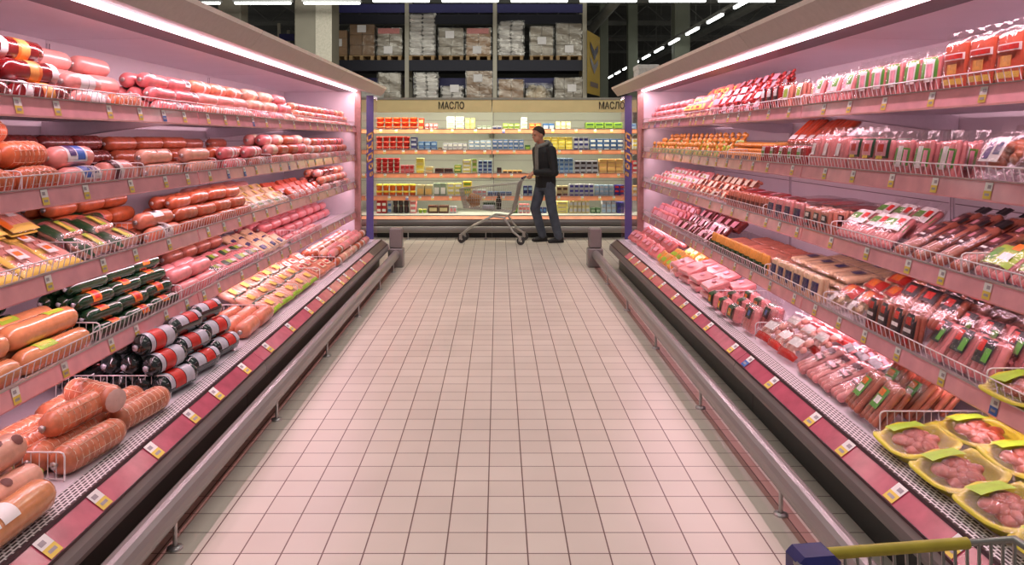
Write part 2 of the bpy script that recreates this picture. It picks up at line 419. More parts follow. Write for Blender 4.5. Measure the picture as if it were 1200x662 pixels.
def tray(name, w, h, d, tmat, meat, cat='meat tray', n=14):
    """open lobed tray lying flat, origin at the base, w along x, h along y"""
    N=32; b=MB()
    def ring(s,z,lobe): return [((w/2*s*(1+lobe*cos(6*a)))*math.copysign(abs(cos(a))**.62,cos(a)),(h/2*s*(1+lobe*cos(6*a)))*math.copysign(abs(sin(a))**.62,sin(a)),z+(lobe*.14)*cos(6*a)) for a in [2*pi*i/N for i in range(N)]]
    rs=[ring(.02,.003,0),ring(.74,.0,0),ring(.84,d*.7,.0),ring(.88,d,.0),ring(1.02,d*1.08,.05),ring(1.05,d*.9,.05)]
    vs=sum(rs,[]); fs=[(k*N+i,k*N+(i+1)%N,(k+1)*N+(i+1)%N,(k+1)*N+i) for k in range(len(rs)-1) for i in range(N)]
    b.add(vs,fs,0,True)
    kids=[]; mb=MB()
    for i in range(n):
        a=R(0,2*pi); q=R(0,.62)**.7
        mb.ell((cos(a)*q*w*.42,sin(a)*q*h*.42,d*R(.55,1.05)),(R(.024,.042),R(.02,.036),R(.016,.024)),8)
    kids.append(('meat_chunks',mb,SK[meat]))
    fl=MB(); ph=R(0,6)
    fl.grid(lambda u,v:((u-.5)*w*.96,(v-.5)*h*.96,d*1.12+.022*(sin(pi*u)*sin(pi*v))+.002*sin(24*u+ph)*sin(19*v)),10,10)
    kids.append(('film_lid',fl,LIDF))
    lb=MB().grid(lambda u,v:((u*.3-.45)*w,(v*.5-.25)*h,d*1.12+.006+.022*sin(pi*(.05+.3*u))*sin(pi*(.25+.5*v))),5,5)
    kids.append(('label',lb,LIME))
    return Proto(name,b,tmat,kids,cat)

# ------------------------------------------------------------------ shelves and stacking helpers
ORD=['first','second','third','fourth','fifth','sixth','seventh','eighth','ninth','tenth','eleventh','twelfth','thirteenth','fourteenth','fifteenth','sixteenth','seventeenth','eighteenth','nineteenth','twentieth']
ZS={'left':[1.755,1.407,1.071,.699],'right':[1.795,1.445,1.08,.675]}
SNAME=['top shelf','second shelf','third shelf','fourth shelf','bottom deck']
PO={'left':0.0,'right':.02}
SHB=.03; DECKZ=.36
def base(side,sh): return DECKZ+.002 if sh==4 else ZS[side][sh]-SHB+.002
def layname(k,n): return {1:[''],2:['bottom layer','top layer'],3:['bottom layer','middle layer','top layer'],4:['bottom layer','second layer','third layer','top layer']}[n][k]
def rowname(j,n): return {1:[''],2:['front row','back row'],3:['front row','middle row','back row'],4:['front row','second row','third row','back row'],5:['front row','second row','third row','fourth row','back row']}[n][j]
SEEN={}
def mklabel(look,side,sh,bits,i,n):
    s=f"{look} on {side} {SNAME[sh]}"
    b=[x for x in bits if x]
    if n>1:
        t=', '.join([s]+b+[f"{ORD[i]} from near end"])
        b.append(f"{ORD[i]} from near end" if len(t.split())<=16 else f"{ORD[i]} along")
    s=', '.join([s]+b)
    SEEN[s]=SEEN.get(s,0)+1
    return s
LODA=5.2
def pile(side,sh,a0,a1,p0,pr,L,r,rows,layers,look0,yaw=0,jit=2.0,gap=1.03,dz=0,roll=35,lay0=0):
    sg=-1 if side=='left' else 1
    n=max(1,int((a1-a0)/(L*1.06)+.05)); step=(a1-a0)/n
    mix=[(pr,look0)] if isinstance(pr,Proto) else pr
    for i in range(n):
        ac=a0+step*(i+.5); pc=p0+rows*r*gap
        for k in range(layers):
            for j in range(rows-k):
                v=(j+k/2-(rows-1)/2)*2*r*gap
                y=R(-.5,.5)*min(.02,(step-L)*.6); th=rad(yaw)*(-sg)*-1
                X=pc+v; z=base(side,sh)+r+k*1.75*r*gap+dz
                # yaw turns the whole stack about its own centre
                ca,sa=cos(th),sin(th)
                wx=sg*(pc+PO[side])+(v*sg)*ca-(y)*sa; wy=ac+(v*sg)*sa+y*ca
                M=Matrix.Translation((wx,wy,z))@Matrix.Rotation(th+rad(R(-jit,jit)),4,'Z')@Matrix.Rotation(rad(R(-roll,roll))+(0 if sg<0 else 0),4,'Y')@Matrix.Scale(-sg if sg>0 else 1,4,(1,0,0))
                if R(0,1)<.5: M=M@Matrix.Scale(-1,4,(0,1,0))
                q,look=random.choice(mix)
                q.place(M,mklabel(look,side,sh,[layname(k,layers),rowname(j,rows-k)],i,n),f"{look}s on the {side} {SNAME[sh]}",ac>LODA)
def row(side,sh,a0,a1,p0,pr,w,t,look,mode='stand',tilt=10,rows=1,layers=1,dp=None,h=.15,jit=3,yaw=0,dz=0,slope=0):
    sg=-1 if side=='left' else 1
    n=max(1,int((a1-a0)/(w*1.03)+.05)); step=(a1-a0)/n
    g=f"{look}s on the {side} {SNAME[sh]}"
    dp=dp or t*1.12/max(.25,cos(rad(tilt)))
    for i in range(n):
        for j in range(rows):
            for k in range(layers):
                ac=a0+step*(i+.5)+R(-.5,.5)*(step-w)*.5
                tl=tilt+R(-jit,jit)*.5
                pz=p0+t*.5+j*dp+PO[side]
                z=base(side,sh)+t*.5*sin(rad(max(tl,0)))+k*t*1.08+dz+slope*j
                rz=(-pi/2 if sg>0 else pi/2)+rad(yaw)+rad(R(-jit,jit))
                M=Matrix.Translation((sg*pz,ac,z))@Matrix.Rotation(rz,4,'Z')@Matrix.Rotation(-rad(tl),4,'X')
                pr.place(M,mklabel(look,side,sh,[layname(k,layers),rowname(j,rows)],i,n),g,ac>LODA)

# ------------------------------------------------------------------ refrigerated cases
def rnd_tags(a0,a1,step): 
    out=[]; a=a0+R(.06,.2)
    while a<a1-.08: out.append(a); a+=step*R(.7,1.3)
    return out
def make_case(style, side, a0, a1, label, dividers, end=False, group=None):
    cold=style=='pink'
    if cold:
        sg=-1 if side=='left' else 1; po=PO[side]
        mp=lambda x,y,z:(sg*(x+po),y,z)          # x is the depth p, y runs along the aisle
        zs=ZS[side]
    else:
        mp=lambda x,y,z:(y,11.04+x,z); zs=[1.765,1.42,1.027,.65]
    org=mp(2.1,(a0+a1)/2,0)
    root=empty('open_meat_display_case' if cold else 'open_dairy_display_case',org,label,'display case',group)
    def part(name,mb,mats,parent=root): return obj(name,mb.mapv(mp),mats,parent,org)
    wall=PWALL if cold else BWALL; rail=PRAIL if cold else BRAIL
    b=a1-.004
    part('kick_base',MB().box(1.47,2.6,a0,b,0.0,.2),KICK)
    tank=MB(); tank.ext([(1.43,.2),(2.66,.2),(2.66,.352),(1.62,.352),(1.62,.34),(1.44,.335)],a0,b); part('tank',tank,GRAY)
    part('front_bumper',MB().ext([(1.44,.19),(1.395,.193),(1.368,.212),(1.356,.24),(1.358,.27),(1.37,.292),(1.385,.30),(1.44,.30)],a0,b,sm=True),GRAY)
    pe=a1-1.0 if end else b
    pp=MB().ext([(1.372,.301),(1.378,.299),(1.446,.349),(1.441,.353)],a0,pe)
    pan=part('price_panel',pp,PANELP if cold else BRAIL)
    if end: part('blank_panel',MB().ext([(1.372,.301),(1.378,.299),(1.446,.349),(1.441,.353)],pe,b),DPANEL)
    gk=MB(); gk.ext([(1.366,.296),(1.374,.294),(1.378,.302),(1.369,.305)],a0,b); gk.ext([(1.436,.352),(1.45,.346),(1.456,.358),(1.442,.362)],a0,b)
    part('panel_gasket',gk,DARK)
    part('deck_grille',MB().box(1.452,1.535,a0,b,.352,.359),GRILLE if cold else wall)
    part('deck_tray',MB().box(1.536,2.64,a0,b,.353,.36),SHELFM if cold else wall)
    def price_tag(a,q,parent,blue=False,big=1):
        # little card clipped in the channel: white upper half, yellow lower half, dark print
        t=MB(); w=.022*big
        p0,z0,p1,z1=q
        def pt(u,v,o): 
            p=p0+(p1-p0)*v; z=z0+(z1-z0)*v; nx,nz=-(z1-z0),(p1-p0); l=math.hypot(nx,nz); 
            s=1 if nx<0 else -1
            return (p+s*nx/l*o,a+(u-.5)*2*w,z+s*nz/l*o)
        def quad(u0,u1,v0,v1,o,m): t.add([pt(u0,v0,o),pt(u1,v0,o),pt(u1,v1,o),pt(u0,v1,o)],[(0,1,2,3)],m)
        quad(0,1,.06,.5,.0022,0); quad(0,1,.5,.96,.0022,1); quad(.15,.6,.62,.82,.0030,2); quad(.2,.8,.22,.36,.0030,2)
        part('price_tag',t,[BLUE if blue else YEL,WHITE,P('tag_print',(170,160,164))],parent)
    if cold:
        for a in rnd_tags(a0,pe,.42): price_tag(a,(1.372,.303,1.439,.354),pan,R(0,1)<.08,1.5)
    # back wall with seams and slotted strip
    bw=MB().box(2.65,2.72,a0,b,.2,2.2)
    for z in (.86,1.22,1.58,1.93): bw.box(2.642,2.65,a0+.02,b-.02,z,z+.004,1)
    bw.box(2.640,2.65,a0,a0+.03,.36,2.16,0); bw.box(2.638,2.641,a0+.012,a0+.018,.36,2.16,1)
    part('back_wall',bw,[wall,P('seam_shadow',(120,96,106))])
    # canopy
    if cold:
        pr=[(1.385,2.215),(1.376,2.236),(1.46,2.262),(2.72,2.262),(2.72,2.2),(2.65,2.18),(1.995,2.192),(1.99,2.187),(1.797,2.186),(1.732,2.208),(1.455,2.128)]
        cm=[1,1,0,0,0,2,2,3,2,0,0]
        cn=part('canopy',MB().ext(pr,a0,b,mats=cm),[FASC,FASCL,wall,BAFF])
        m=max(1,round((a1-a0)/1.22)); st=(a1-a0)/m
        for i in range(m):
            part('light_tube',MB().ext([(1.746,2.196),(1.752,2.186),(1.776,2.178),(1.784,2.182),(1.784,2.188),(1.75,2.2)],a0+st*i+.012,a0+st*(i+1)-.012),TUBEP,cn)
    else:
        cn=part('canopy',MB().ext([(1.40,2.06),(1.40,2.26),(2.72,2.26),(2.72,2.2),(1.5,2.12),(1.5,2.06)],a0,b),[wall])
        part('sign_board',MB().rbox(1.36,1.40,a0+.004,b-.004,2.035,2.235,.004),TANSIGN)
        part('sign_trim',MB().box(1.352,1.41,a0,b,2.236,2.27),P('grey_trim',(150,148,136)))
        part('light_tube',MB().tube([(1.55,a0+.1,2.09),(1.55,b-.1,2.09)],.014,8),TUBEW,cn)
    # shelves
    for k,z in enumerate(zs):
        sb=MB().box(1.795,2.56,a0+.002,b-.002,z-.055,z-SHB)
        for aa in (a0+.03,b-.06): sb.ext([(1.85,z-.055),(2.64,z-.055),(2.64,z-.14),(2.5,z-.14)],aa,aa+.004)
        s=part('shelf',sb,SHELFM if cold else wall)
        ra0,ra1=a0+.004,b-.004
        part('price_rail',MB().ext([(1.772,z+.002),(1.764,z+.002),(1.748,z-.066),(1.752,z-.073),(1.762,z-.073),(1.776,z-.03),(1.80,z-.03),(1.80,z-.024),(1.778,z-.024)],ra0,ra1,m=0),[rail],s)
        part('rail_lip',MB().box(1.756,1.774,ra0,ra1,z+.002,z+.007),ALU,s)
        if cold or True:
            for a in rnd_tags(a0,a1,.34 if cold else .3): price_tag(a,(1.747,z-.066,1.7625,z),s,R(0,1)<.06)
        if cold:
            f=MB(); zt=z+.055
            f.tube([(1.77,a0+.01,zt),(1.77,b-.01,zt)],.003,5); f.tube([(1.785,a0+.01,z-.018),(1.785,b-.01,z-.018)],.0025,4)
            q=int((a1-a0)/.042)
            for i in range(q+1):
                a=a0+.012+(a1-a0-.03)*i/q; f.tube([(1.785,a,z-.018),(1.77,a,zt)],.002,4,cap=False)
            part('wire_fence',f,WIRE,s)
        else:
            part('front_guard',MB().box(1.775,1.779,a0+.01,b-.01,z-.02,z+.035),GLASS,s)
    def divider(a,p0,p1,z,hh,parent):
        d=MB(); c=.018
        d.tube([(p0,a,z),(p0,a,z+hh-c),(p0+c*.3,a,z+hh-c*.3),(p0+c,a,z+hh),(p1,a,z+hh),(p1,a,z)],.0035,5)
        d.tube([(p0,a,z+.008),(p1,a,z+.008)],.002,4)
        q=int((p1-p0)/.03)
        for i in range(1,q): d.tube([(p0+(p1-p0)*i/q,a,z+.006),(p0+(p1-p0)*i/q,a,z+hh)],.0018,4,cap=False)
        part('wire_divider',d,WIRE,parent)
    shs=[o for o in root.children if o.name.split('.')[0]=='shelf']; dk=[o for o in root.children if o.name.startswith('deck_tray')][0]
    for sh,a in dividers:
        if not a0<=a<a1: continue
        if sh==4: divider(a,1.57,2.12,.362,.105,dk)
        else: divider(a,1.80,2.30,zs[sh]-.028,.10,shs[sh])
    if end:
        e=a1; fr=MB().box(1.775,2.72,e,e+.03,.2,2.2); pn=part('end_panel',fr,wall)
        part('end_cap',MB().ext([(1.44,.19),(1.36,.22),(1.358,.28),(1.378,.302),(1.44,.352),(1.80,.352),(1.80,.19)],e,e+.05),P('lip_end_cap',(196,188,186),rough=.4))
        part('panel_frame',MB().box(1.70,1.774,e-.02,e+.035,.352,2.2),POSTM,pn)
        part('glass_pane',MB().box(1.50,1.70,e+.004,e+.012,.354,2.13),GLASS,pn)
        st=MB().box(1.545,1.632,e-.004,e+.02,.354,2.14)
        o=part('sign_strip',st,BLUEM,pn)
        mk=MB()   # slanted yellow marks running down the strip
        for zc,hh,u_ in ((1.60,.10,1),(1.475,.10,1),(1.35,.10,1),(1.245,.075,.7),(1.155,.055,.55)):
            for (u0,u1,w0,w1) in ((0,u_,.76,1),(0,u_,0,.24),(0,.22,0,1),(u_-.22,u_,0,1)) if zc!=1.475 else ((0,u_,.38,.62),(0,.22,0,1),(u_-.22,u_,0,1)):
                pts=[(1.549+.078*u,e-.007,zc+hh*w-.05*u) for u,w in ((u0,w0),(u1,w0),(u1,w1),(u0,w1))]
                mk.add(pts,[(0,1,2,3)])
        part('strip_lettering',mk,P('sign_yellow',(214,176,96)),pn)
    return root

DIV={'left':[(0,2.72),(0,3.86),(0,5.5),(1,2.9),(1,3.42),(1,3.9),(1,4.9),(1,6.1),(2,3.40),(2,4.18),(2,5.6),(2,6.9),(3,2.5),(3,3.47),(3,4.36),(3,5.75),(3,7.0),(4,2.78),(4,3.68),(4,5.25),(4,6.0),(4,6.75),(4,7.4),(4,8.2)],
     'right':[(0,4.62),(0,5.0),(0,6.6),(1,4.5),(1,5.0),(1,6.1),(1,7.5),(2,3.02),(2,4.2),(2,5.28),(2,6.5),(3,2.86),(3,4.3),(3,5.25),(3,7.0),(4,3.2),(4,4.75),(4,5.75),(4,7.1),(4,8.0)]}
for side in ('left','right'):
    for (a0,a1,w) in ((1.5,4.5,'nearest'),(4.5,7.0,'middle'),(7.0,9.5,'farthest')):
        make_case('pink',side,a0,a1,f"{w} pink-lit open meat display case in the {side} row",DIV[side],end=a1>9,group='open meat display cases along the aisle')
make_case('dairy','back',-2.6,-.1,"left open dairy display case on the back wall, full of orange tubs",[],group='open dairy display cases at the back')
make_case('dairy','back',-.1,2.4,"right open dairy display case on the back wall, behind the man",[],group='open dairy display cases at the back')
dg=bpy.context.evaluated_depsgraph_get
def lettering(text,size,parent,M,m,sx=.72,name='lettering',bold=.012):
    cu=bpy.data.curves.new('txt','FONT'); cu.body=text; cu.size=size; cu.align_x='CENTER'; cu.align_y='CENTER'; cu.offset=bold*size; cu.extrude=.003
    o=bpy.data.objects.new('txt',cu); COL.objects.link(o); bpy.context.view_layer.update()
    me=bpy.data.meshes.new_from_object(o.evaluated_get(dg())); bpy.data.objects.remove(o)
    me.transform(M@Matrix.Scale(sx,4,(1,0,0)))
    me.materials.clear(); me.materials.append(m)
    q=bpy.data.objects.new(name,me); COL.objects.link(q); q.parent=parent; return q
bsign={round(o.location.x,2):o for o in COL.objects if o.type=='EMPTY' and o.name.startswith('open_dairy')}
for o in bsign.values():
    lx={-1.35:[-.76],1.15:[1.83]}[round(o.location.x,2)]
    if lx==[-.76]: lx=[-.76,-2.42]
    for x in lx:
        M=Matrix.Translation((x-o.location.x,12.393-o.location.y,2.135))@Matrix.Rotation(pi/2,4,'X')
        t='МАСЛО' if x>-2 else 'СЛО'
        if x>-2: lettering(t,.155,o,M,BLK)

for (x0,x1,y0,y1,z0,z1,lb) in ((-2.46,-1.92,12.55,12.9,2.265,2.40,'flat white box on top of the left dairy case beside the canopy tip'),(1.62,1.86,8.9,9.2,2.265,2.46,'small white box on top of the right meat canopy')):
    o=tag(obj('white_box',MB().rbox(x0,x1,y0,y1,z0,z1,.008),P('white_box_card',(206,204,196),rough=.6)),lb,'box'); obj('lid',MB().rbox(x0-.006,x1+.006,y0-.006,y1+.006,z1-.05,z1+.004,.006),P('white_box_card',(206,204,196)),o)
# ------------------------------------------------------------------ guard rails
def guard_rail(x,legs,y0,y1,label,sg):
    org=(x,(y0+y1)/2,0); r=empty('guard_rail',org,label,'guard rail','guard rails in front of the cases')
    prof=[(x+.053*cos(a)*(.92),.16+.056*sin(a)) for a in [2*pi*i/16 for i in range(16)]]
    obj('rail_tube',MB().ext(prof,y0,y1+.06,sm=True),GRAY,r,org)
    for y in legs:
        mb=MB().tube([(x-sg*.012,y,.012),(x-sg*.012,y,.13)],.009,8); mb.lathe([(0,.03),(.008,.03),(.012,.012)],12,ax='z',c=(x-sg*.012,y,0))
        obj('leg',mb,ALU,r,org)
    px=x-sg*.0; mb=MB().rbox(px-.10,px+.09,y1+.055,y1+.225,.0,.235,.012); mb.rbox(px-.085,px+.075,y1+.07,y1+.21,.235,.49,.018)
    obj('end_post',mb,GRAY,r,org)
guard_rail(-1.275,[1.72,3.0,4.376,5.66,6.93,8.17,9.23],1.2,9.5,'grey tubular guard rail on short legs along the left meat cases',-1)
guard_rail(1.215,[1.97,3.27,4.57,5.87,7.17,8.47],1.2,9.5,'grey tubular guard rail on short legs along the right meat cases',1)
org=(0,12.28,0); r=empty('guard_rail',org,'grey guard rail along the dairy cases at the back wall','guard rail','guard rails in front of the cases')
obj('rail_tube',MB().ext([(12.27+.045*cos(a),.155+.052*sin(a)) for a in [2*pi*i/14 for i in range(14)]],-2.6,2.4,ax='x',sm=True),GRAY,r,org)
for x in (-2.1-.6,-1.44,-.2,1.04,2.2):
    mb=MB().tube([(x,12.26,.012),(x,12.26,.13)],.009,8); mb.lathe([(0,.03),(.008,.03),(.012,.012)],12,ax='z',c=(x,12.26,0)); obj('leg',mb,ALU,r,org)

# ------------------------------------------------------------------ left row goods
S=sausage
darkred=S('salami_stick',.33,.05,'darkred',bands=[(.38,.56,GOLD),(.56,.62,ORGP),(.82,.96,WHITE)],ends='clip')
orangenet=S('netted_smoked_sausage',.27,.046,'orange',rings=8,amp=.06,net=True,ends='clip')
mort=S('mortadella_sausage',.30,.052,'pink',ends='clip',puff=.12)
mortlab=S('boiled_sausage',.30,.042,'rose',patch=[(.62,.86,10,170,WHITE),(.66,.82,30,150,BLK),(.7,.78,60,110,PINKP)],ends='clip')
peach=S('smoked_sausage',.28,.044,'orangepink',bands=[(.4,.52,WHITE)],ends='clip')
rosy=S('boiled_sausage',.29,.046,'rose',ends='clip',bands=[(.6,.72,PINKP)])
smallp=S('small_sausage',.24,.036,'wienerpink',ends='clip',bands=[(.42,.56,WHITE)])
netham=S('netted_ham',.29,.056,'orange',rings=7,amp=.09,net=True,ends='clip',puff=.12)
bluelab=S('ham_sausage',.30,.05,'pink',patch=[(.3,.8,0,180,WHITE),(.35,.55,10,170,BLUE),(.58,.74,30,140,PURP)],ends='clip')
maroonp=S('dry_sausage',.27,.043,'maroon',rings=5,amp=.04,ends='clip')
bigcut=S('cut_mortadella',.24,.06,'pink',ends='cut',bands=[(.1,.3,MAROONP),(.3,.42,WHITE)])
palelong=S('long_boiled_sausage',.36,.044,'paletan',ends='clip',spots=[(.15,70,.010),(.35,110,.012),(.6,75,.010),(.8,115,.012)])
brownlong=S('smoked_sausage',.33,.042,'brown',ends='clip',rings=4,amp=.03)
pinkwb=S('banded_sausage',.32,.044,'rose',bands=[(.3,.36,WHITE),(.48,.6,WHITE)],ends='clip')
# top shelf
pile('left',0,2.5,3.28,1.80,darkred,.33,.05,4,3,'dark red gold-banded salami')
pile('left',0,3.32,3.62,1.80,S('boiled_sausage',.28,.044,'pink',bands=[(.3,.75,WHITE),(.42,.6,MAROONP)]),.28,.044,2,2,'pink white-wrapped sausage')
pile('left',0,3.64,3.95,1.80,orangenet,.27,.046,1,1,'orange netted sausage')
pile('left',0,3.36,4.10,1.93,mort,.30,.052,3,3,'round pale pink mortadella')
pile('left',0,4.12,4.76,1.80,mortlab,.30,.042,4,3,'rose sausage with black-white label')
pile('left',0,4.80,5.70,1.80,[(peach,'peach smoked sausage'),(S('boiled_sausage',.28,.044,'pink'),'plain pink sausage')],.28,.044,4,3,'peach smoked sausage')
pile('left',0,5.75,6.95,1.80,[(rosy,'rosy boiled sausage'),(S('boiled_sausage',.28,.045,'paletan',bands=[(.3,.5,CREAM)]),'pale cream-banded sausage')],.29,.046,4,3,'rosy boiled sausage')
pile('left',0,7.0,9.4,1.80,[(smallp,'small pink white-banded sausage'),(S('small_sausage',.24,.036,'rose'),'small plain rose sausage'),(S('small_sausage',.23,.036,'orangepink',bands=[(.3,.45,CREAM)]),'small peach sausage')],.24,.038,4,3,'small pink white-banded sausage')
# second shelf
pile('left',1,2.3,3.22,1.80,netham,.29,.056,4,2,'bulging orange netted ham')
pile('left',1,2.85,3.2,2.0,S('netted_ham',.29,.05,'orange',rings=7,amp=.09,net=True),.29,.05,1,1,'orange netted ham lying highest',dz=.2)
pile('left',1,3.24,3.56,1.80,bluelab,.30,.05,2,2,'pink ham with blue-white label')
pile('left',1,3.30,4.16,2.03,maroonp,.27,.043,4,3,'dark maroon dry sausage')
pile('left',1,3.60,3.86,1.80,bigcut,.24,.06,1,1,'cut mortadella with dark band')
pile('left',1,3.93,5.04,1.80,palelong,.36,.044,2,2,'long pale speckled sausage')
pile('left',1,4.18,5.22,2.02,brownlong,.33,.042,4,3,'long orange-brown sausage')
pile('left',1,5.12,6.12,1.80,[(pinkwb,'rose double-banded sausage'),(S('banded_sausage',.32,.044,'brown',bands=[(.3,.36,WHITE),(.48,.6,WHITE)]),'brown double-banded sausage')],.32,.044,3,2,'rose double-banded sausage')
pile('left',1,5.3,6.3,2.10,S('smoked_sausage',.32,.04,'wienerbrown'),.32,.04,3,3,'brown plain smoked sausage')
pile('left',1,6.2,7.5,1.80,[(S('boiled_sausage',.26,.048,'pink',bands=[(.25,.75,CREAM),(.4,.6,GRN)]),'pink cream-wrapped sausage'),(S('boiled_sausage',.25,.047,'rose',bands=[(.6,.75,WHITE)]),'rose white-banded sausage'),(S('boiled_sausage',.25,.045,'brown'),'plain brown sausage')],.26,.046,4,3,'')
pile('left',1,7.55,9.4,1.80,[(S('small_sausage',.24,.042,'rose',bands=[(.4,.6,MAROONP)]),'rose maroon-banded sausage'),(S('small_sausage',.23,.04,'paletan',bands=[(.3,.6,WHITE)]),'small pale white-wrapped sausage'),(S('small_sausage',.23,.04,'brown'),'small brown sausage')],.24,.042,4,3,'')
# third shelf
ypack=pack('sliced_ham_pack',.20,.24,.03,('slices','slice',4),labels=[(.0,1,.0,.16,YEL),(0,.1,.16,1,YEL),(.34,.66,.4,.7,WHITE),(.4,.6,.5,.62,ORGP)],back=YEL)
row('left',2,2.3,3.38,1.80,ypack,.20,.032,'yellow-edged sliced ham pack',tilt=62,rows=4,dp=.10,layers=1,slope=.045,jit=6)
row('left',2,2.7,3.4,2.0,pack('sliced_ham_pack',.20,.22,.03,('slices','slice',4),labels=[(.0,1,.0,.16,YEL),(.0,.12,.1,1,ORGP),(.4,.7,.4,.7,WHITE)],back=YEL),.20,.032,'orange-edged sliced ham pack',tilt=58,rows=1,dz=.15)
gcorner=S('wrapped_ham_sausage',.34,.05,'pink',bands=[(.0+.06,.14,DGRN),(.42,.62,LIME),(.47,.57,YEL),(.88,.95,DGRN)],ends='clip',tip=DGRN)
row('left',2,3.42,3.98,1.80,pack('wrapped_ham_pack',.25,.15,.06,('links',3,'paletan',1),labels=[(0,.14,0,1,DGRN),(.86,1,.0,1,DGRN),(.4,.62,.15,.8,LIME),(.44,.56,.25,.7,YEL)]),.25,.065,'pink ham pack with green corners',tilt=62,rows=2,dp=.13,slope=.06,jit=8)
pile('left',2,3.25,4.12,2.03,S('meat_loaf',.25,.045,'rose',bands=[(.2,.8,DGRN),(.35,.65,REDP)]),.25,.045,3,2,'rose loaf in green-red wrap')
pile('left',2,4.0,4.42,1.80,S('boiled_sausage',.36,.043,'orangepink',patch=[(.3,.62,0,180,WHITE),(.36,.5,40,140,BLK)]),.36,.043,2,2,'peach sausage with white-black label')
pile('left',2,3.72,4.5,2.06,S('smoked_sausage',.24,.046,'orange',puff=.15),.24,.046,4,3,'fat orange smoked sausage')
pile('left',2,4.45,5.62,1.80,S('smoked_sausage',.27,.040,'brown',rings=4,amp=.05,bend=.012),.27,.040,4,3,'curved brown smoked sausage',jit=3)
cpack=pack('deli_pack',.20,.15,.04,('slab','cream'),labels=[(.1,.9,.1,.4,WHITE),(.15,.5,.15,.35,GRN),(.6,.8,.5,.8,YEL)])
row('left',2,5.66,6.75,1.80,cpack,.20,.045,'cream deli pack with green label',tilt=55,rows=3,dp=.1,slope=.03,jit=9)
pile('left',2,5.7,6.8,2.14,S('boiled_sausage',.26,.05,'pink'),.26,.05,3,2,'plain pink sausage')
row('left',2,6.85,8.0,1.80,pack('deli_pack',.19,.14,.045,('slab','orangered'),labels=[(.15,.85,.15,.5,WHITE),(.3,.6,.2,.4,REDP)]),.19,.05,'orange deli pack with white label',tilt=45,rows=3,dp=.11,slope=.02,jit=8)
pile('left',2,8.05,9.4,1.80,[(S('small_sausage',.25,.042,'orangepink',bands=[(.4,.55,CREAM)]),'peach cream-banded sausage'),(S('small_sausage',.24,.042,'maroon'),'small maroon sausage'),(S('small_sausage',.24,.042,'pink',bands=[(.3,.5,WHITE)]),'small pink sausage')],.25,.042,4,3,'')
# fourth shelf
pile('left',3,2.0,3.44,1.80,S('long_boiled_sausage',.44,.052,'tan',patch=[(.55,.8,30,120,LIME),(.6,.75,50,90,YEL)],ends='clip'),.44,.052,3,2,'long tan sausage with lime label',yaw=4)
pile('left',3,2.6,3.5,2.14,S('green_sausage',.28,.037,'green',patch=[(.3,.55,20,160,REDP),(.36,.5,40,120,YEL)],tip=SILV),.28,.037,4,4,'dark green sausage behind tan ones')
pile('left',3,3.5,4.36,1.80,S('green_sausage',.27,.038,'green',patch=[(.3,.55,20,160,ORGP),(.36,.5,40,120,REDP)],tip=SILV),.27,.038,5,4,'dark green sausage',yaw=5)
pile('left',3,4.40,4.98,1.80,S('boiled_sausage',.27,.046,'wienerpink'),.27,.046,3,2,'plain pink boiled sausage')
gp=pack('wiener_pack',.24,.15,.045,('links',5,'wienerpink',1),labels=[(.0,1,.35,.62,LIME),(.1,.35,.3,.66,DGRN),(.6,.9,.38,.58,WHITE)])
row('left',3,5.0,5.98,1.80,gp,.24,.05,'pink wiener pack with lime band',tilt=62,rows=2,dp=.12,slope=.03,jit=6)
pile('left',3,5.0,6.0,2.08,S('round_sausage',.22,.05,'wienerbrown',puff=.2),.22,.05,4,2,'stubby brown round sausage')
row('left',3,6.02,6.7,1.80,pack('cheese_sausage_pack',.2,.16,.05,('links',4,'cream',1),labels=[(.0,.5,.2,.5,NAVY)]),.2,.055,'cream pack with navy label',tilt=60,rows=3,dp=.12,slope=.02,jit=10)
pile('left',3,6.75,9.3,2.02,S('boiled_sausage',.28,.046,'rose',puff=.1),.28,.046,4,2,'rose sausage at shelf back')
pile('left',3,6.8,7.9,1.80,S('small_sausage',.22,.034,'wienerpink'),.22,.034,2,1,'small pink loose sausage')
# bottom deck
pile('left',4,2.30,2.75,1.60,S('printed_loaf',.42,.056,'paletan',spots=[(.14,75,.022),(.32,105,.024),(.5,70,.022),(.68,108,.024),(.86,80,.02),(.4,150,.022),(.6,30,.02)],ends='clip',tip=LIME),.42,.056,4,2,'pale loaf printed with brown badges',yaw=6)
pile('left',4,2.16,2.60,1.465,S('boiled_loaf',.40,.058,'tan',patch=[(.52,.7,20,150,WHITE),(.74,.82,20,150,WHITE)],ends='clip',tip=LIME),.40,.058,1,1,'orange loaf with white labels',yaw=2,jit=0,roll=5)
pile('left',4,2.8,3.6,1.520,S('netted_ham',.36,.055,'ham',rings=9,amp=.07,net=True),.36,.055,4,1,'brown string-netted ham',yaw=8)
pile('left',4,2.86,3.24,1.62,S('netted_ham',.36,.052,'ham',rings=9,amp=.07,net=True),.36,.052,1,1,'netted ham resting on others',dz=.105,yaw=8)
hx=S('netted_ham',.30,.056,'ham',rings=6,amp=.08,net=True,ends='cut',endmat=P('pale_ham_end',(228,190,180),rough=.4))
hx.place(Matrix.Translation((-1.70,3.22,DECKZ+.168))@Matrix.Rotation(rad(62),4,'Z')@Matrix.Rotation(rad(0),4,'X'),'netted ham with pale cut end lying across the others on left bottom deck','hams on the left bottom deck',False)
pile('left',4,3.66,4.6,1.535,S('party_sausage',.29,.053,'navy',patch=[(.2,.44,-10,190,SILV),(.46,.74,-10,190,REDP),(.76,.88,0,180,SILV)],ends='clip',tip=SILV),.29,.053,4,3,'black-green sausage with red-silver label',yaw=10)
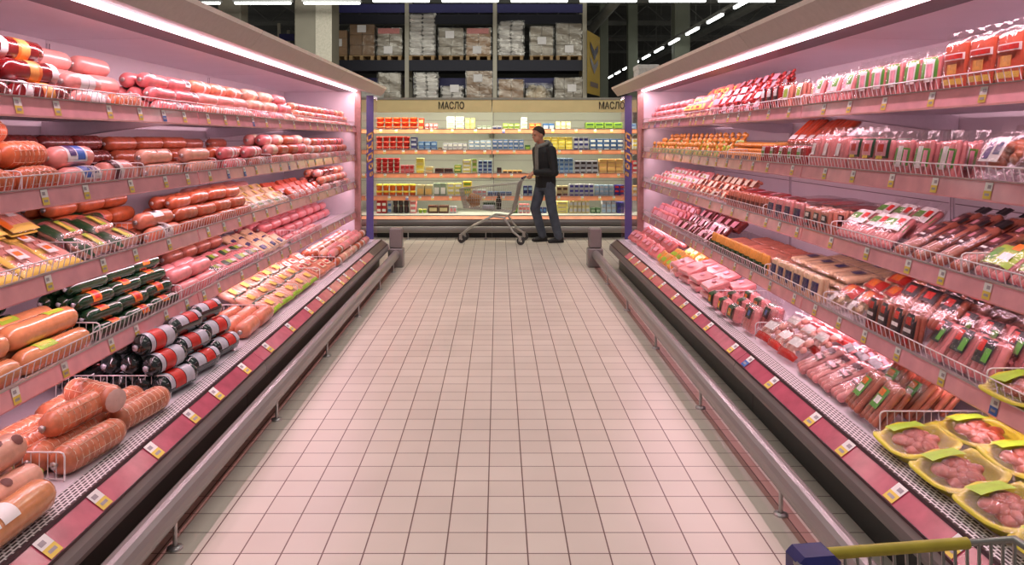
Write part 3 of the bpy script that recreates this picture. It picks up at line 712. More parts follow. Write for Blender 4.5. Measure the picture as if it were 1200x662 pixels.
pile('left',4,3.74,4.3,1.975,S('party_sausage',.27,.048,'navy',spots=None,patch=[(.3,.5,20,160,REDP)]),.27,.048,2,2,'black-green sausage at deck back',yaw=6)
pile('left',4,4.72,5.3,1.535,S('boiled_sausage',.28,.052,'orangepink'),.28,.052,3,1,'plain peach boiled sausage')
gy=pack('sausage_pack',.26,.17,.05,('links',4,'paletan',1),labels=[(.0,1,.0,.14,LIME),(.0,1,.86,1,DGRN),(.3,.62,.3,.65,YEL)])
row('left',4,5.32,6.65,1.535,gy,.26,.055,'pale sausage pack with lime edges',tilt=66,rows=3,dp=.13,slope=.035,jit=8)
pile('left',4,6.05,6.7,2.025,S('smoked_sausage',.24,.036,'maroon'),.24,.036,4,2,'maroon sausage inside wire basket')
row('left',4,6.7,7.35,1.535,pack('ham_pack',.2,.16,.05,('slab','orangepink'),labels=[(.2,.8,.3,.7,CREAM),(.3,.7,.4,.6,REDP)]),.2,.055,'peach ham pack with cream label',tilt=60,rows=3,dp=.13,slope=.02,jit=10)
pile('left',4,7.4,9.2,1.535,[(S('small_sausage',.23,.042,'paletan',bands=[(.4,.52,CREAM)]),'small tan cream-banded sausage'),(S('small_sausage',.23,.04,'wienerpink'),'small plain pink sausage'),(S('small_sausage',.22,.04,'brown',bands=[(.4,.6,WHITE)]),'small brown sausage')],.23,.042,5,2,'')

# ------------------------------------------------------------------ right row goods
big=pack('ham_slice_pouch',.155,.235,.045,('slab','orangered'),labels=[(.06,.94,.62,.74,WHITE),(.12,.88,.64,.72,REDP),(.06,.94,.2,.3,YEL),(.3,.7,.38,.55,GOLD)],flap=.03)
row('right',0,2.2,3.17,1.80,big,.155,.05,'tall orange-red meat pouch',tilt=5,rows=2,dp=.1)
glab=pack('wiener_pouch',.14,.195,.05,('links',4,'wienerpink',2),labels=[(.08,.92,.4,.9,GRN),(.35,.8,.35,.85,WHITE),(.42,.72,.45,.75,PINKP)],flap=.03)
row('right',0,3.2,3.95,1.80,glab,.14,.055,'pink wiener pouch with green-white label',tilt=8,rows=3,dp=.09)
row('right',0,3.98,4.58,1.80,pack('wiener_pouch',.15,.185,.05,('links',5,'wienerpink',2),labels=[(.1,.9,.45,.95,WHITE),(.5,.85,.6,.9,GRN),(.15,.45,.5,.8,PINKP)],flap=.03),.15,.055,'pink wiener pouch with white label',tilt=18,rows=3,dp=.09)
row('right',0,4.62,5.0,1.80,pack('wiener_pouch',.14,.185,.05,('links',4,'wiener',2),labels=[(.2,.8,.4,.9,WHITE),(.3,.7,.5,.8,LIME)]),.14,.055,'wiener pouch with white-lime label',tilt=10,rows=2,dp=.1)
row('right',0,4.2,5.0,2.12,pack('bacon_pack',.24,.18,.03,('slab','redmeat')),.24,.034,'flat red bacon pack',mode='flat',tilt=88,layers=4,rows=1)
row('right',0,5.02,5.36,1.80,pack('sausage_carton',.10,.19,.06,('slab','redmeat'),labels=[(.1,.9,.05,.95,MAROONP),(.2,.8,.6,.85,WHITE),(.2,.8,.15,.4,REDP)]),.10,.065,'upright maroon sausage carton',tilt=3,rows=2)
row('right',0,5.4,6.6,1.80,pack('ham_pack',.19,.14,.05,('chunks','rose' if False else 'redmeat',9),labels=[(.2,.7,.3,.7,PINKP)]),.19,.055,'red meat pack with pink label',tilt=34,rows=3,dp=.10,slope=.075,jit=14,layers=2)
row('right',0,6.62,7.6,1.80,pack('ham_pack',.17,.13,.05,('links',4,'wienerpink',1),labels=[(.1,.9,.2,.6,YEL),(.3,.7,.3,.5,REDP)]),.17,.055,'wiener pack with yellow label',tilt=30,rows=3,dp=.10,slope=.07,jit=14,layers=2)
pile('right',0,7.62,9.4,1.80,S('small_sausage',.22,.042,'rose',bands=[(.35,.6,PINKP)]),.22,.042,4,3,'small rose sausage')
# second shelf
bag=pack('meat_bag',.27,.21,.10,('chunks','ham',8),labels=[(.25,.7,.25,.7,WHITE),(.3,.45,.3,.65,PURP),(.5,.65,.4,.65,NAVY)],flap=.07)
row('right',1,2.2,3.04,1.80,bag,.27,.10,'big clear meat bag with purple label',tilt=28,rows=2,dp=.14,jit=8,slope=.03)
row('right',1,3.08,3.6,1.80,pack('wiener_pouch',.13,.18,.05,('links',4,'wienerpink',2),labels=[(.06,.94,.3,.75,GRN),(.3,.6,.25,.8,WHITE),(.68,.88,.3,.7,PINKP)],flap=.04),.13,.055,'pink pouch with green-white stripes',tilt=12,rows=2,dp=.09)
row('right',1,3.62,4.05,1.80,pack('wiener_pouch',.14,.19,.05,('links',3,'wienerpink',1),labels=[(.05,.95,.45,.95,DGRN),(.15,.85,.5,.9,PINKP),(.3,.7,.6,.8,REDP),(.3,.7,.42,.5,YEL)],flap=.03),.14,.055,'pouch with round pink-green label',tilt=10,rows=2,dp=.09)
row('right',1,4.08,4.56,1.80,pack('wiener_pouch',.15,.20,.05,('links',5,'wienerpink',2),labels=[(.2,.5,.4,.75,WHITE)],flap=.05),.15,.055,'very pink clear wiener pouch',tilt=14,rows=3,dp=.09)
row('right',1,4.58,5.36,1.80,pack('wiener_pouch',.15,.14,.05,('links',5,'redmeat',2),labels=[(.1,.55,.4,.9,WHITE),(.15,.5,.45,.7,GRN)],flap=.03),.15,.055,'red wiener pouch with green-white label',tilt=8,rows=2,dp=.09)
row('right',1,4.6,5.3,1.95,pack('long_sausage_pack',.13,.26,.045,('links',3,'orangered',1),labels=[(.2,.8,.1,.25,WHITE)],flap=.04),.13,.05,'long red sausage pack leaning on top',tilt=52,rows=1,dz=.13,jit=9)
row('right',1,5.4,6.4,1.92,pack('hot_dog_pack',.30,.16,.032,('links',6,'wienerorange',1)),.30,.036,'flat orange hot dog pack',tilt=86,layers=4,rows=1,jit=5)
row('right',1,5.42,6.4,1.80,pack('hot_dog_pack',.16,.09,.04,('links',5,'wienerorange',1),labels=[(.1,.9,.1,.5,MAROONP)]),.16,.045,'small orange hot dog pack',tilt=20,rows=1)
row('right',1,6.44,9.35,1.80,pack('mini_sausage_pack',.16,.17,.05,('chunks','wienerorange',9),labels=[(.05,.95,.04,.38,LIME),(.1,.4,.1,.3,DGRN),(.5,.85,.12,.28,YEL)]),.16,.055,'mini sausage pack with lime label',tilt=25,rows=3,dp=.1,slope=.045,jit=12)
# third shelf
lime=pack('salad_sausage_pack',.18,.19,.055,('links',5,'wienerpink',1),labels=[(.02,.98,.25,.8,LIME),(.1,.4,.35,.7,GRN),(.5,.85,.4,.6,WHITE),(.6,.85,.7,.9,ORGP)],flap=.04)
row('right',2,2.2,3.02,1.80,lime,.18,.06,'clear pack with bright lime label',tilt=50,rows=2,dp=.13,slope=.03,jit=8)
row('right',2,2.3,3.1,2.1,pack('jerky_pack',.22,.16,.05,('links',6,'maroon',1)),.22,.055,'dark brown link pack at shelf back',tilt=60,rows=2,dp=.12,slope=.03,jit=6)
long_=pack('long_sausage_pack',.115,.30,.04,('links',3,'wienerbrown',1),labels=[(.0,1,.42,.82,MAROONP),(.2,.8,.55,.75,BROWNP),(.25,.6,.6,.7,PINKP),(.3,.75,.46,.5,WHITE)],header=BLK,flap=0)
row('right',2,3.04,3.62,1.80,long_,.115,.045,'long brown sausage pack with black header',tilt=58,rows=2,dp=.11,slope=.035,jit=5,yaw=-14)
row('right',2,3.66,4.22,1.80,pack('frankfurter_pack',.17,.22,.055,('links',5,'wienerpink',1),labels=[(.0,1,.5,.72,GRN),(.05,.95,.45,.9,WHITE),(.1,.6,.56,.76,GRN),(.68,.9,.6,.8,REDP)],flap=.04),.17,.06,'frankfurter pack with white-green label',tilt=50,rows=2,dp=.13,slope=.04,jit=8)
row('right',2,4.26,4.62,1.80,pack('wiener_pouch',.11,.15,.06,('links',4,'wiener',2),labels=[(.15,.85,.2,.75,BLK),(.3,.7,.55,.7,WHITE),(.3,.7,.3,.4,REDP)]),.11,.065,'wiener pouch with square black label',tilt=8,rows=2,dp=.09)
bv=pack('wiener_pouch',.12,.16,.06,('links',4,'wienerpink',2),labels=[(.1,.5,.35,.7,NAVY),(.5,.9,.35,.7,NAVY),(.3,.7,.2,.45,NAVY)])
row('right',2,4.66,5.26,1.80,bv,.12,.065,'pink pouch with navy chevron print',tilt=8,rows=1)
row('right',2,4.3,5.2,1.98,pack('round_ham_pack',.28,.24,.035,('slices','redmeat',3)),.28,.038,'round flat pink ham pack',tilt=87,layers=4)
row('right',2,5.3,6.2,1.80,pack('brown_sausage_pack',.09,.15,.06,('links',2,'wienerbrown',1),labels=[(.1,.9,.3,.6,BROWNP)]),.09,.065,'upright brown sausage pack',tilt=10,rows=1)
row('right',2,5.3,6.4,1.95,pack('ham_pack',.22,.17,.035,('slab','redmeat'),labels=[(.2,.6,.3,.7,PINKP)]),.22,.04,'flat red ham pack',tilt=82,layers=3)
row('right',2,6.25,7.6,1.80,pack('deli_pack',.16,.13,.06,('chunks','orangepink',8),labels=[(.1,.7,.2,.7,CREAM)]),.16,.065,'peach deli pack with cream label',tilt=38,rows=3,dp=.12,slope=.045,jit=12)
row('right',2,7.65,9.35,1.80,pack('deli_pack',.16,.13,.06,('links',4,'wienerpink',1),labels=[(.1,.9,.2,.6,WHITE),(.2,.5,.3,.5,LIME)]),.16,.065,'pink deli pack with white-lime label',tilt=36,rows=3,dp=.12,slope=.045,jit=12)
# fourth shelf
ytray=tray('meat_tray',.285,.25,.05,P('yellow_foam_tray',(226,214,62),rough=.35,noise=.06,coat=.3),'meat',n=26)
row('right',3,2.0,2.84,1.84,ytray,.27,.05,'yellow lobed meat tray',tilt=-10,rows=3,dp=.22,slope=.06,jit=9,dz=.03)
row('right',3,2.88,3.36,1.80,pack('sausage_pouch',.15,.19,.06,('links',4,'wienerpink',1),labels=[(.05,.75,.35,.9,BLK),(.15,.4,.6,.85,REDP),(.5,.72,.4,.7,GRN)],flap=.04),.15,.065,'clear sausage pouch with black-green label',tilt=30,rows=2,dp=.12,slope=.03,jit=8)
row('right',3,3.39,3.85,1.80,pack('sausage_pouch',.10,.17,.055,('links',3,'wienerbrown',2),labels=[(.05,.95,.3,.95,BLK),(.3,.7,.65,.85,REDP),(.2,.8,.45,.55,WHITE),(.3,.7,.15,.28,REDP)]),.10,.06,'sausage pouch with black-red label',tilt=12,rows=1)
row('right',3,3.4,3.9,1.93,pack('sausage_pouch',.15,.20,.05,('links',4,'wienerbrown',1),labels=[(.1,.9,.55,.95,BLK),(.3,.7,.65,.85,REDP)]),.15,.055,'tall brown pouch behind black labels',tilt=40,rows=2,dp=.12,dz=.06,slope=.03)
row('right',3,2.9,3.8,2.2,pack('grill_sausage_pack',.24,.16,.05,('links',6,'wiener',1),flap=.04),.24,.055,'clear grill sausage pack',tilt=70,rows=2,layers=2,dp=.14)
row('right',3,3.9,4.36,1.80,pack('dumpling_pack',.19,.18,.06,('chunks','cream',9),labels=[(.3,1,.5,1,REDP),(.4,.8,.6,.9,ORGP),(.1,.5,.1,.4,WHITE)]),.19,.065,'cream and red dumpling pack',tilt=50,rows=3,dp=.13,slope=.03,jit=8)
cv=pack('cream_wiener_pouch',.12,.16,.06,('links',4,'cream',2),labels=[(.1,.5,.35,.7,NAVY),(.5,.9,.35,.7,NAVY),(.3,.7,.2,.45,NAVY)])
row('right',3,4.4,5.2,1.80,cv,.12,.065,'cream pouch with navy chevrons',tilt=10,rows=1)
row('right',3,4.4,5.26,1.95,pack('cream_wiener_pack',.20,.22,.045,('links',5,'cream',1),labels=[(.3,.7,.4,.7,NAVY)]),.20,.05,'flat cream wiener pack',tilt=84,rows=2,dp=.24,layers=3)
row('right',3,5.3,6.7,1.80,pack('smoked_link_pack',.12,.15,.06,('links',4,'wienerorange',1),labels=[(.0,1,.0,.5,DGRN),(.2,.8,.1,.4,BROWNP)]),.12,.065,'orange link pack with green sleeve',tilt=12,rows=1)
row('right',3,5.3,6.7,1.95,pack('smoked_link_pack',.2,.17,.04,('links',5,'wiener',1)),.2,.045,'flat wiener link pack',tilt=84,rows=2,dp=.19,layers=2)
row('right',3,6.75,8.0,1.80,pack('bacon_pack',.2,.15,.05,('slab','maroon'),labels=[(.1,.6,.2,.7,PINKP)]),.2,.055,'dark maroon bacon pack',tilt=45,rows=3,dp=.12,slope=.05,jit=12)
row('right',3,8.05,9.35,1.80,pack('ham_pack',.17,.14,.06,('links',4,'rose',1),labels=[(.1,.9,.3,.7,PINKP)]),.17,.065,'rose ham pack with pink label',tilt=25,rows=3,dp=.12,slope=.045,jit=12)
# bottom deck
row('right',4,2.05,3.14,1.595,ytray,.265,.06,'large yellow lobed meat tray',tilt=-8,rows=3,dp=.245,slope=.035,jit=9,dz=.015)
row('right',4,3.2,3.52,1.535,pack('frankfurter_pack',.15,.22,.06,('links',4,'wienerbrown',2),labels=[(.15,.65,.3,.75,GRN),(.25,.55,.4,.55,WHITE),(.2,.5,.58,.72,ORGP)],flap=.03),.15,.065,'brown frankfurter pack with green label',tilt=38,rows=3,dp=.13,slope=.03,jit=7)
row('right',4,3.55,4.12,1.535,pack('bacon_link_pack',.135,.27,.045,('links',3,'wienerpink',1),labels=[(.05,.95,.4,.58,BROWNP),(.1,.9,.45,.52,PINKP),(.1,.9,.68,.8,MAROONP)],header=BLK,flap=0),.135,.05,'pink link pack with black header',tilt=64,rows=2,dp=.2,slope=.05,jit=5,yaw=-10)
row('right',4,4.15,4.72,1.535,pack('soup_meat_pack',.18,.19,.06,('chunks','slice',8),labels=[(.2,.8,.4,.7,WHITE),(0,1,0,.2,REDP)],flap=.04),.18,.065,'clear meat pack with red bottom',tilt=55,rows=2,dp=.14,slope=.03,jit=9)
row('right',4,4.1,4.75,1.855,pack('red_wrapped_pack',.2,.18,.06,('slab','redmeat'),labels=[(0,1,0,1,REDP),(.3,.7,.3,.7,ORGP),(.4,.6,.4,.6,WHITE)],film=False),.2,.065,'bright red wrapped meat pack',tilt=58,rows=2,dp=.15,slope=.03,jit=12,dz=.07)
row('right',4,4.77,5.0,1.535,pack('ribs_pack',.18,.17,.06,('links',4,'wienerpink',1),labels=[(.3,.8,.5,.9,BLK),(.45,.65,.6,.8,BLUE)],flap=.05),.18,.065,'clear pack with black-blue tag',tilt=20,rows=2,dp=.11)
ct=pack('sleeved_sausage_pack',.17,.12,.09,('slab','wienerpink'),labels=[(.25,.75,.0,1,DGRN),(.35,.65,.3,.7,ORGP),(.4,.6,.4,.55,YEL)])
row('right',4,5.05,5.72,1.515,ct,.17,.095,'sausage block in green card sleeve',tilt=12,rows=3,dp=.13,jit=6)
row('right',4,5.78,7.1,1.535,pack('ham_strip_pack',.26,.2,.05,('slab','wienerpink'),labels=[(.3,.6,.4,.6,PINKP)],flap=.04),.26,.055,'pink ham strip pack',tilt=74,rows=2,layers=2,dp=.2,jit=9)
row('right',4,7.15,7.75,1.535,pack('cheese_pack',.18,.14,.06,('slab','wienerorange'),labels=[(.1,.9,.2,.5,LIME)]),.18,.065,'orange pack with lime strip',tilt=50,rows=3,dp=.14,slope=.02,jit=9)
row('right',4,7.8,9.35,1.535,pack('ham_strip_pack',.2,.16,.06,('links',4,'rose',1),labels=[(.2,.8,.4,.7,PINKP)]),.2,.065,'rose ham pack with pink strip',tilt=50,rows=3,dp=.14,slope=.05,jit=14)

# ------------------------------------------------------------------ dairy goods in the back cases
def px2x(px,Y=12.9): return (px-584)*Y/900
BZ=[1.765-.03,1.42-.03,1.027-.03,.65-.03,.36]
def c3(n,c): return P('dairy_'+n,c,rough=.4,noise=.05,var=.1)
DC=dict(red=c3('red',(226,64,34)),orange=c3('orange',(240,112,40)),dred=c3('crimson',(206,44,44)),pink=c3('pink',(226,130,130)),white=c3('white',(240,240,226)),cream=c3('cream',(240,226,160)),
 yellow=c3('yellow',(240,216,70)),pyel=c3('pale_yellow',(240,228,130)),blue=c3('blue',(70,110,160)),lblue=c3('light_blue',(150,176,200)),navy=c3('navy',(44,48,110)),green=c3('green',(140,176,60)),dgreen=c3('dark_green',(56,92,50)),
 gold=c3('gold',(240,196,110)),brown=c3('brown',(92,56,40)),dark=c3('dark_brown',(50,32,32)),beige=c3('beige',(206,190,140)),grey=c3('grey',(184,184,190)),sage=c3('sage',(150,168,140)),peach=c3('peach',(240,190,120)),violet=c3('violet',(60,50,140)))
DP={}
def dairy_proto(kind,w,h,d,c1,c2,nm):
    key=(kind,round(w,3),round(h,3),c1,c2,nm)
    if key in DP: return DP[key]
    g=.004
    if kind=='tub':
        b=MB().lathe([(0,.3*w),(.002,.40*w),(h*.72,.46*w),(h*.74,.48*w)],12,ax='z'); k=[('lid',MB().lathe([(h*.74,.5*w),(h*.94,.5*w),(h*.96,.44*w),(h*.955,.001)],12,ax='z'),DC[c2])]
    elif kind=='jar':
        b=MB().lathe([(0,.3*w),(.004,.42*w),(h*.74,.43*w),(h*.82,.3*w)],12,ax='z'); k=[('lid',MB().lathe([(h*.8,.33*w),(h,.33*w),(h,.001)],12,ax='z'),DC[c2])]
    else:
        b=MB().rbox(-w/2+g,w/2-g,-d/2,d/2,.0,h-.003,.004)
        k=[('label',MB().box(-w*.36,w*.36,-d/2-.0015,-d/2,h*.25,h*.7),DC[c2])]
    pr=Proto(nm,b,DC[c1],k,{'tub':'tub','jar':'jar','box':'box'}[kind]); DP[key]=pr; return pr
def stack(sh,x0,x1,cols,lay,hpx,kind,c1,c2,look,nm,p=1.80,topmiss=0):
    z0=BZ[sh]+.002; Y=11.04+p; X0,X1=px2x(x0,Y),px2x(x1,Y); w=(X1-X0)/cols; h=hpx*Y/900/lay; d=min(.16,w*1.3) if kind=='box' else w
    pr=dairy_proto(kind,w*.97,h,d,c1,c2,nm)
    for i in range(cols):
        for k in range(lay):
            if k==lay-1 and topmiss and (i*7+cols)%3<topmiss: continue
            x=X0+w*(i+.5); 
            bits=[layname(k,lay) if lay<=4 else f"{ORD[k]} up"]
            lb=f"{look} on back {SNAME[sh]}"+''.join(', '+b for b in bits if b)+(f", {ORD[i]} from left" if cols>1 else '')
            SEEN[lb]=SEEN.get(lb,0)+1
            M=Matrix.Translation((x,Y+d/2+R(0,.008),z0+k*h))@Matrix.Rotation(rad(R(-2,2)),4,'Z')
            pr.place(M,lb,f"{look}es on the back {SNAME[sh]}" if kind=='box' else f"{look}s on the back {SNAME[sh]}",False)
T='margarine_tub'; B='butter_pack'; X='dairy_carton'
stack(0,440,489,5,3,16,'tub','red','orange','red-orange tub',T); stack(0,490,497,1,2,15,'box','red','peach','red butter pack',B)
stack(0,498,513,3,2,9,'box','pink','white','pink butter pack',B); stack(0,523,544,2,3,17,'box','white','cream','tall white carton',X); stack(0,545,557,2,2,15,'box','pyel','cream','pale yellow carton',X)
stack(0,559,576,3,1,6,'box','sage','white','low sage pack',B); stack(0,577,588,2,1,6,'box','grey','navy','low grey pack',B); stack(0,589,609,3,2,9,'box','green','cream','green-cream butter pack',B); stack(0,610,618,1,3,16,'box','white','cream','white butter pack',B)
stack(0,620,634,2,2,9,'box','orange','gold','orange-gold butter pack',B); stack(0,636,650,2,1,9,'box','blue','white','blue butter pack',B); stack(0,651,669,3,2,11,'box','cream','white','cream butter pack',B); stack(0,686,730,4,2,10,'box','green','dgreen','green dark-banded pack',B)
stack(0,740,752,2,2,9,'box','lblue','blue','light blue pack',B)
stack(1,440,480,5,3,18,'tub','dred','red','crimson tub',T); stack(1,481,489,1,3,17,'box','navy','grey','navy carton',X); stack(1,490,512,3,2,12,'box','blue','lblue','blue-labelled pack',B); stack(1,513,518,1,1,5,'box','brown','gold','small brown pack',B)
stack(1,519,548,5,2,10,'box','grey','white','grey-white pack',B); stack(1,549,576,4,3,13,'box','lblue','white','pale blue pack',B); stack(1,577,614,6,3,14,'box','blue','grey','steel blue pack',B); stack(1,615,622,1,1,8,'box','dgreen','green','dark green pack',B)
stack(1,637,671,4,4,17,'box','yellow','pyel','yellow butter pack',B); stack(1,672,690,3,3,17,'box','grey','navy','grey navy-printed pack',B); stack(1,691,731,5,3,15,'box','blue','white','deep blue pack',B); stack(1,741,754,2,3,15,'box','white','yellow','white-yellow pack',B)
stack(2,440,468,4,4,20,'tub','dred','dred','stacked crimson tub','dessert_tub'); stack(2,469,485,3,2,12,'box','pink','dred','pink-crimson pack',B); stack(2,487,497,1,3,20,'box','pyel','yellow','pale yellow box',X); stack(2,498,508,1,2,10,'box','beige','gold','beige pack',B); stack(2,509,531,2,2,8,'box','brown','dark','thin brown box',X)
stack(2,532,541,1,3,12,'box','green','pyel','green-yellow pack',B); stack(2,542,552,1,4,18,'box','pyel','white','yellow-white tub pack',B); stack(2,553,559,1,3,19,'box','green','beige','olive green pack',B); stack(2,560,577,3,4,17,'box','lblue','navy','blue-navy printed pack',B); stack(2,582,588,1,1,9,'box','dark','brown','dark square box',X)
stack(2,589,612,4,1,6,'box','gold','brown','gold-brown pack',B); stack(2,650,672,4,4,20,'box','lblue','blue','tall blue-grey pack',B); stack(2,673,701,4,3,17,'box','grey','dark','white box with dark mark',X); stack(2,702,731,3,4,19,'box','peach','gold','peach-gold pack',B); stack(2,741,754,2,3,17,'box','dred','white','crimson-white pack',B)
stack(3,440,487,6,2,16,'tub','orange','yellow','orange yogurt cup','yogurt_cup'); stack(3,488,507,2,1,15,'box','beige','gold','tall beige carton',X); stack(3,508,523,2,1,17,'box','sage','white','tall sage carton',X); stack(3,524,541,2,3,17,'box','pyel','white','white-lidded yellow pack',B); stack(3,542,553,1,3,19,'box','yellow','green','bright yellow pack',B)
stack(3,554,570,3,2,9,'box','grey','pink','grey-pink pack',B); stack(3,571,600,4,1,7,'box','blue','navy','low blue pack',B); stack(3,613,624,2,2,14,'box','navy','lblue','navy-blue pack',B); stack(3,652,666,2,2,14,'box','beige','brown','beige-brown box',X); stack(3,667,696,5,3,16,'box','grey','violet','lilac-white pack',B); stack(3,697,719,4,3,15,'box','lblue','grey','blue-grey pack',B); stack(3,720,732,2,3,15,'box','violet','dred','violet pack',B)
stack(3,741,754,2,2,14,'box','gold','white','gold-white pack',B)
J='sauce_jar'
stack(4,441,453,2,3,21,'box','dred','white','red-white pack',B); stack(4,454,459,1,3,20,'box','grey','blue','grey-blue pack',B); stack(4,460,479,3,2,19,'jar','dark','brown','dark brown jar',J); stack(4,480,488,1,3,18,'box','pink','white','pink-white box',X); stack(4,490,500,2,1,5,'tub','green','pyel','low green tub',T)
stack(4,501,526,2,1,9,'box','brown','beige','wide brown box',X); stack(4,527,535,2,1,8,'box','grey','pink','small grey box',X); stack(4,600,607,1,1,10,'box','dgreen','green','green pack',B); stack(4,608,621,3,2,11,'box','pink','grey','pink-grey pack',B); stack(4,631,641,2,1,7,'box','navy','blue','low navy pack',B)
stack(4,652,666,1,3,14,'box','pyel','beige','flat yellow pack',B); stack(4,667,691,5,2,15,'box','beige','grey','square beige box',X); stack(4,668,684,2,1,6,'box','cream','white','cream box set back',X,p=2.05); stack(4,692,704,2,1,6,'box','dgreen','sage','low dark green pack',B); stack(4,705,722,3,3,18,'box','grey','lblue','silver grey box',X); stack(4,723,732,1,2,13,'box','violet','navy','violet box',X)

# ------------------------------------------------------------------ warehouse rack, pallets, columns, lamps
RY=23.0
def rx(px,Y=RY): return (px-584)*Y/900
def rz(py,Y=RY): return 1.6+(163-py)*Y/900
org=(0,RY,0); rk=empty('pallet_rack',org,'tall blue pallet rack loaded with wrapped goods behind the dairy cases','rack')
UX=[rx(374),rx(477),rx(580),rx(685)]
for x in UX:
    mb=MB().box(x-.06,x+.06,RY-.06,RY+.06,0,6.2); mb.box(x-.05,x+.05,RY+1.0,RY+1.1,0,6.2)
    for z in (1,2.2,3.4,4.6): mb.box(x-.02,x+.02,RY,RY+1.05,z,z+.04)
    obj('upright',mb,RACKU,rk,org)
for i in range(3):
    for (z0,z1,y,m) in ((rz(83),rz(70.5),RY,RACKD),(rz(15),rz(5),RY,RACKB),(rz(27),rz(16),RY+.2,RACKD),(2.1,2.26,RY,RACKD),(3.2,3.52,RY+1.1,RACKB),(rz(83),rz(70.5),RY+1.05,RACKD)):
        obj('beam',MB().box(UX[i]+.06,UX[i+1]-.06,y-.05,y+.05,z0,z1),m,rk,org)
def load(px0,px1,pt,level,kind,look,paper=None,pink=False):
    zb=rz(70.5)+.003 if level else 2.263
    x0,x1=rx(px0),rx(px1); w=x1-x0; cx=(x0+x1)/2; top=rz(pt); org=(cx,RY+.5,zb)
    r=empty('pallet_load',org,look,'pallet load','wrapped pallet loads on the rack')
    pl=MB()
    for k in range(5): pl.box(x0+w*.01,x1-w*.01,RY-.02+.22*k,RY+.14+.22*k-.02,zb+.11,zb+.135)
    for k in range(3): pl.box(x0+w*.02+k*(w*.41),x0+w*.14+k*(w*.41),RY-.02,RY+1.0,zb,zb+.11)
    obj('pallet',pl,WOOD,r,org)
    z0=zb+.137; H=top-z0; mb=MB()
    if kind=='sacks':
        n=max(4,round(H/.13)); hh=H/n
        for k in range(n):
            off=R(-.02,.02)
            mb.rbox(x0+.03+off,cx-.005+off,RY+.02,RY+.48,z0+k*hh,z0+(k+.97)*hh,hh*.32); mb.rbox(cx+.005+off,x1-.03+off,RY+.02,RY+.48,z0+k*hh,z0+(k+.97)*hh,hh*.32)
            mb.rbox(x0+.03-off,x1-.03-off,RY+.5,RY+.95,z0+k*hh,z0+(k+.97)*hh,hh*.3)
        nm,mm='sacks',SACK
    elif kind=='heap':
        for k in range(16): mb.ell((R(x0+.15,x1-.15),RY+R(.2,.7),z0+R(.1,.75)*H),(.2,.2,.22*H+.05),9)
        nm,mm='sacks',P('cream_sack',(206,186,150),rough=.6)
    else:
        n=max(2,round(H/.3)); hh=H/n; c=3 if w>.85 else 2
        for k in range(n):
            for q in range(c):
                a=x0+.02+(w-.04)*q/c; mb.rbox(a+.004,a+(w-.04)/c-.004,RY+R(.0,.02),RY+.95,z0+k*hh+.003,z0+(k+1)*hh-.003,.012)
        nm,mm='cartons',CARD if kind=='brown' else CARDG
    obj(nm,mb,mm,r,org)
    ph=R(0,6); fn=lambda u,v:(x0-.012+(w+.024)*u,RY-.02+.012*sin(17*v+ph+5*u),z0+H*v*1.01)
    fb=MB().grid(fn,6,10); fb.grid(lambda u,v:(x0-.012 if v<2 else 0,RY-.02+.98*u,z0+H*v),4,6); fb.grid(lambda u,v:(x1+.012,RY-.02+.98*u,z0+H*v),4,6)
    obj('stretch_film',fb,WRAP,r,org)
    if paper:
        a,b=paper; obj('paper_label',MB().box(x0+w*a-.13,x0+w*a+.13,RY-.046,RY-.042,z0+H*b-.11,z0+H*b+.11),WHITE,r,org)
    if pink: obj('pink_sheet',MB().box(x0+.05,x1-.08,RY-.044,RY-.04,top-.18,top-.02),P('pink_sheet',(206,130,124)),r,org)
U=lambda c:370+c/3.43
load(U(50),U(128),121/3.43,1,'brown','partly hidden brown carton load beside the column on upper rack level',(.5,.5))
load(U(133),U(238),97/3.43,1,'brown','brown carton load with white top sheet on upper rack level',(.5,.85))
load(U(245),U(348),112/3.43,1,'grey','carton load with pink sheet left of the sack tower',(.45,.2),True)
load(U(372),U(481),55/3.43,1,'sacks','tallest tower of white sacks on the upper rack level')
load(U(492),U(596),112/3.43,1,'grey','grey wrapped cartons right of the tall sack tower',(.45,.75))
load(U(602),U(706),112/3.43,1,'brown','brown cartons with pink sheet left of the third upright',(.45,.2),True)
load(U(733),U(838),84/3.43,1,'sacks','square white sack stack right of the third upright')
load(U(860),U(957),105/3.43,1,'grey','grey cartons with paper sheet in last upper bay middle',(.5,.5))
load(U(965),U(1072),93/3.43,1,'grey','bulky wrapped load at upper right end of the rack',(.5,.2))
load(U(248),U(342),293/3.43,0,'grey','lower grey carton load in the first bay beside the canopy tip')
load(U(395),U(492),292/3.43,0,'sacks','lower white sack load below the tall sack tower')
load(U(503),U(594),345/3.43,0,'sacks','lowest flat white load in the middle bay',(.6,.9))
load(U(603),U(712),268/3.43,0,'brown','tall brown carton load on lower level of middle bay',(.45,.75))
load(U(733),U(838),318/3.43,0,'brown','lower brown carton load at left of last bay')
load(U(845),U(950),335/3.43,0,'heap','low heap of cream sacks in the last bay')
load(U(960),U(1075),312/3.43,0,'grey','lower grey load with white sheet beside the yellow banner',(.6,.7))
bn=empty('hanging_banner',(2.9,23.3,3.9),'yellow banner with dark and grey chevrons at the rack end','banner')
org=(2.9,23.3,3.9); A=Vector((2.60,22.5,0)); Bv=Vector((3.2,24.2,0)); nrm=Vector((Bv.y-A.y,-(Bv.x-A.x),0)).normalized()
def bpt(u,v,o=0): q=A+(Bv-A)*u-nrm*(-o) ; return (q.x+nrm.x*0,q.y,2.95+1.85*v)
obj('banner_sheet',MB().add([bpt(0,0),bpt(1,0),bpt(1,1),bpt(0,1)],[(0,1,2,3)]),P('banner_yellow',(214,178,72),rough=.6),bn,org)
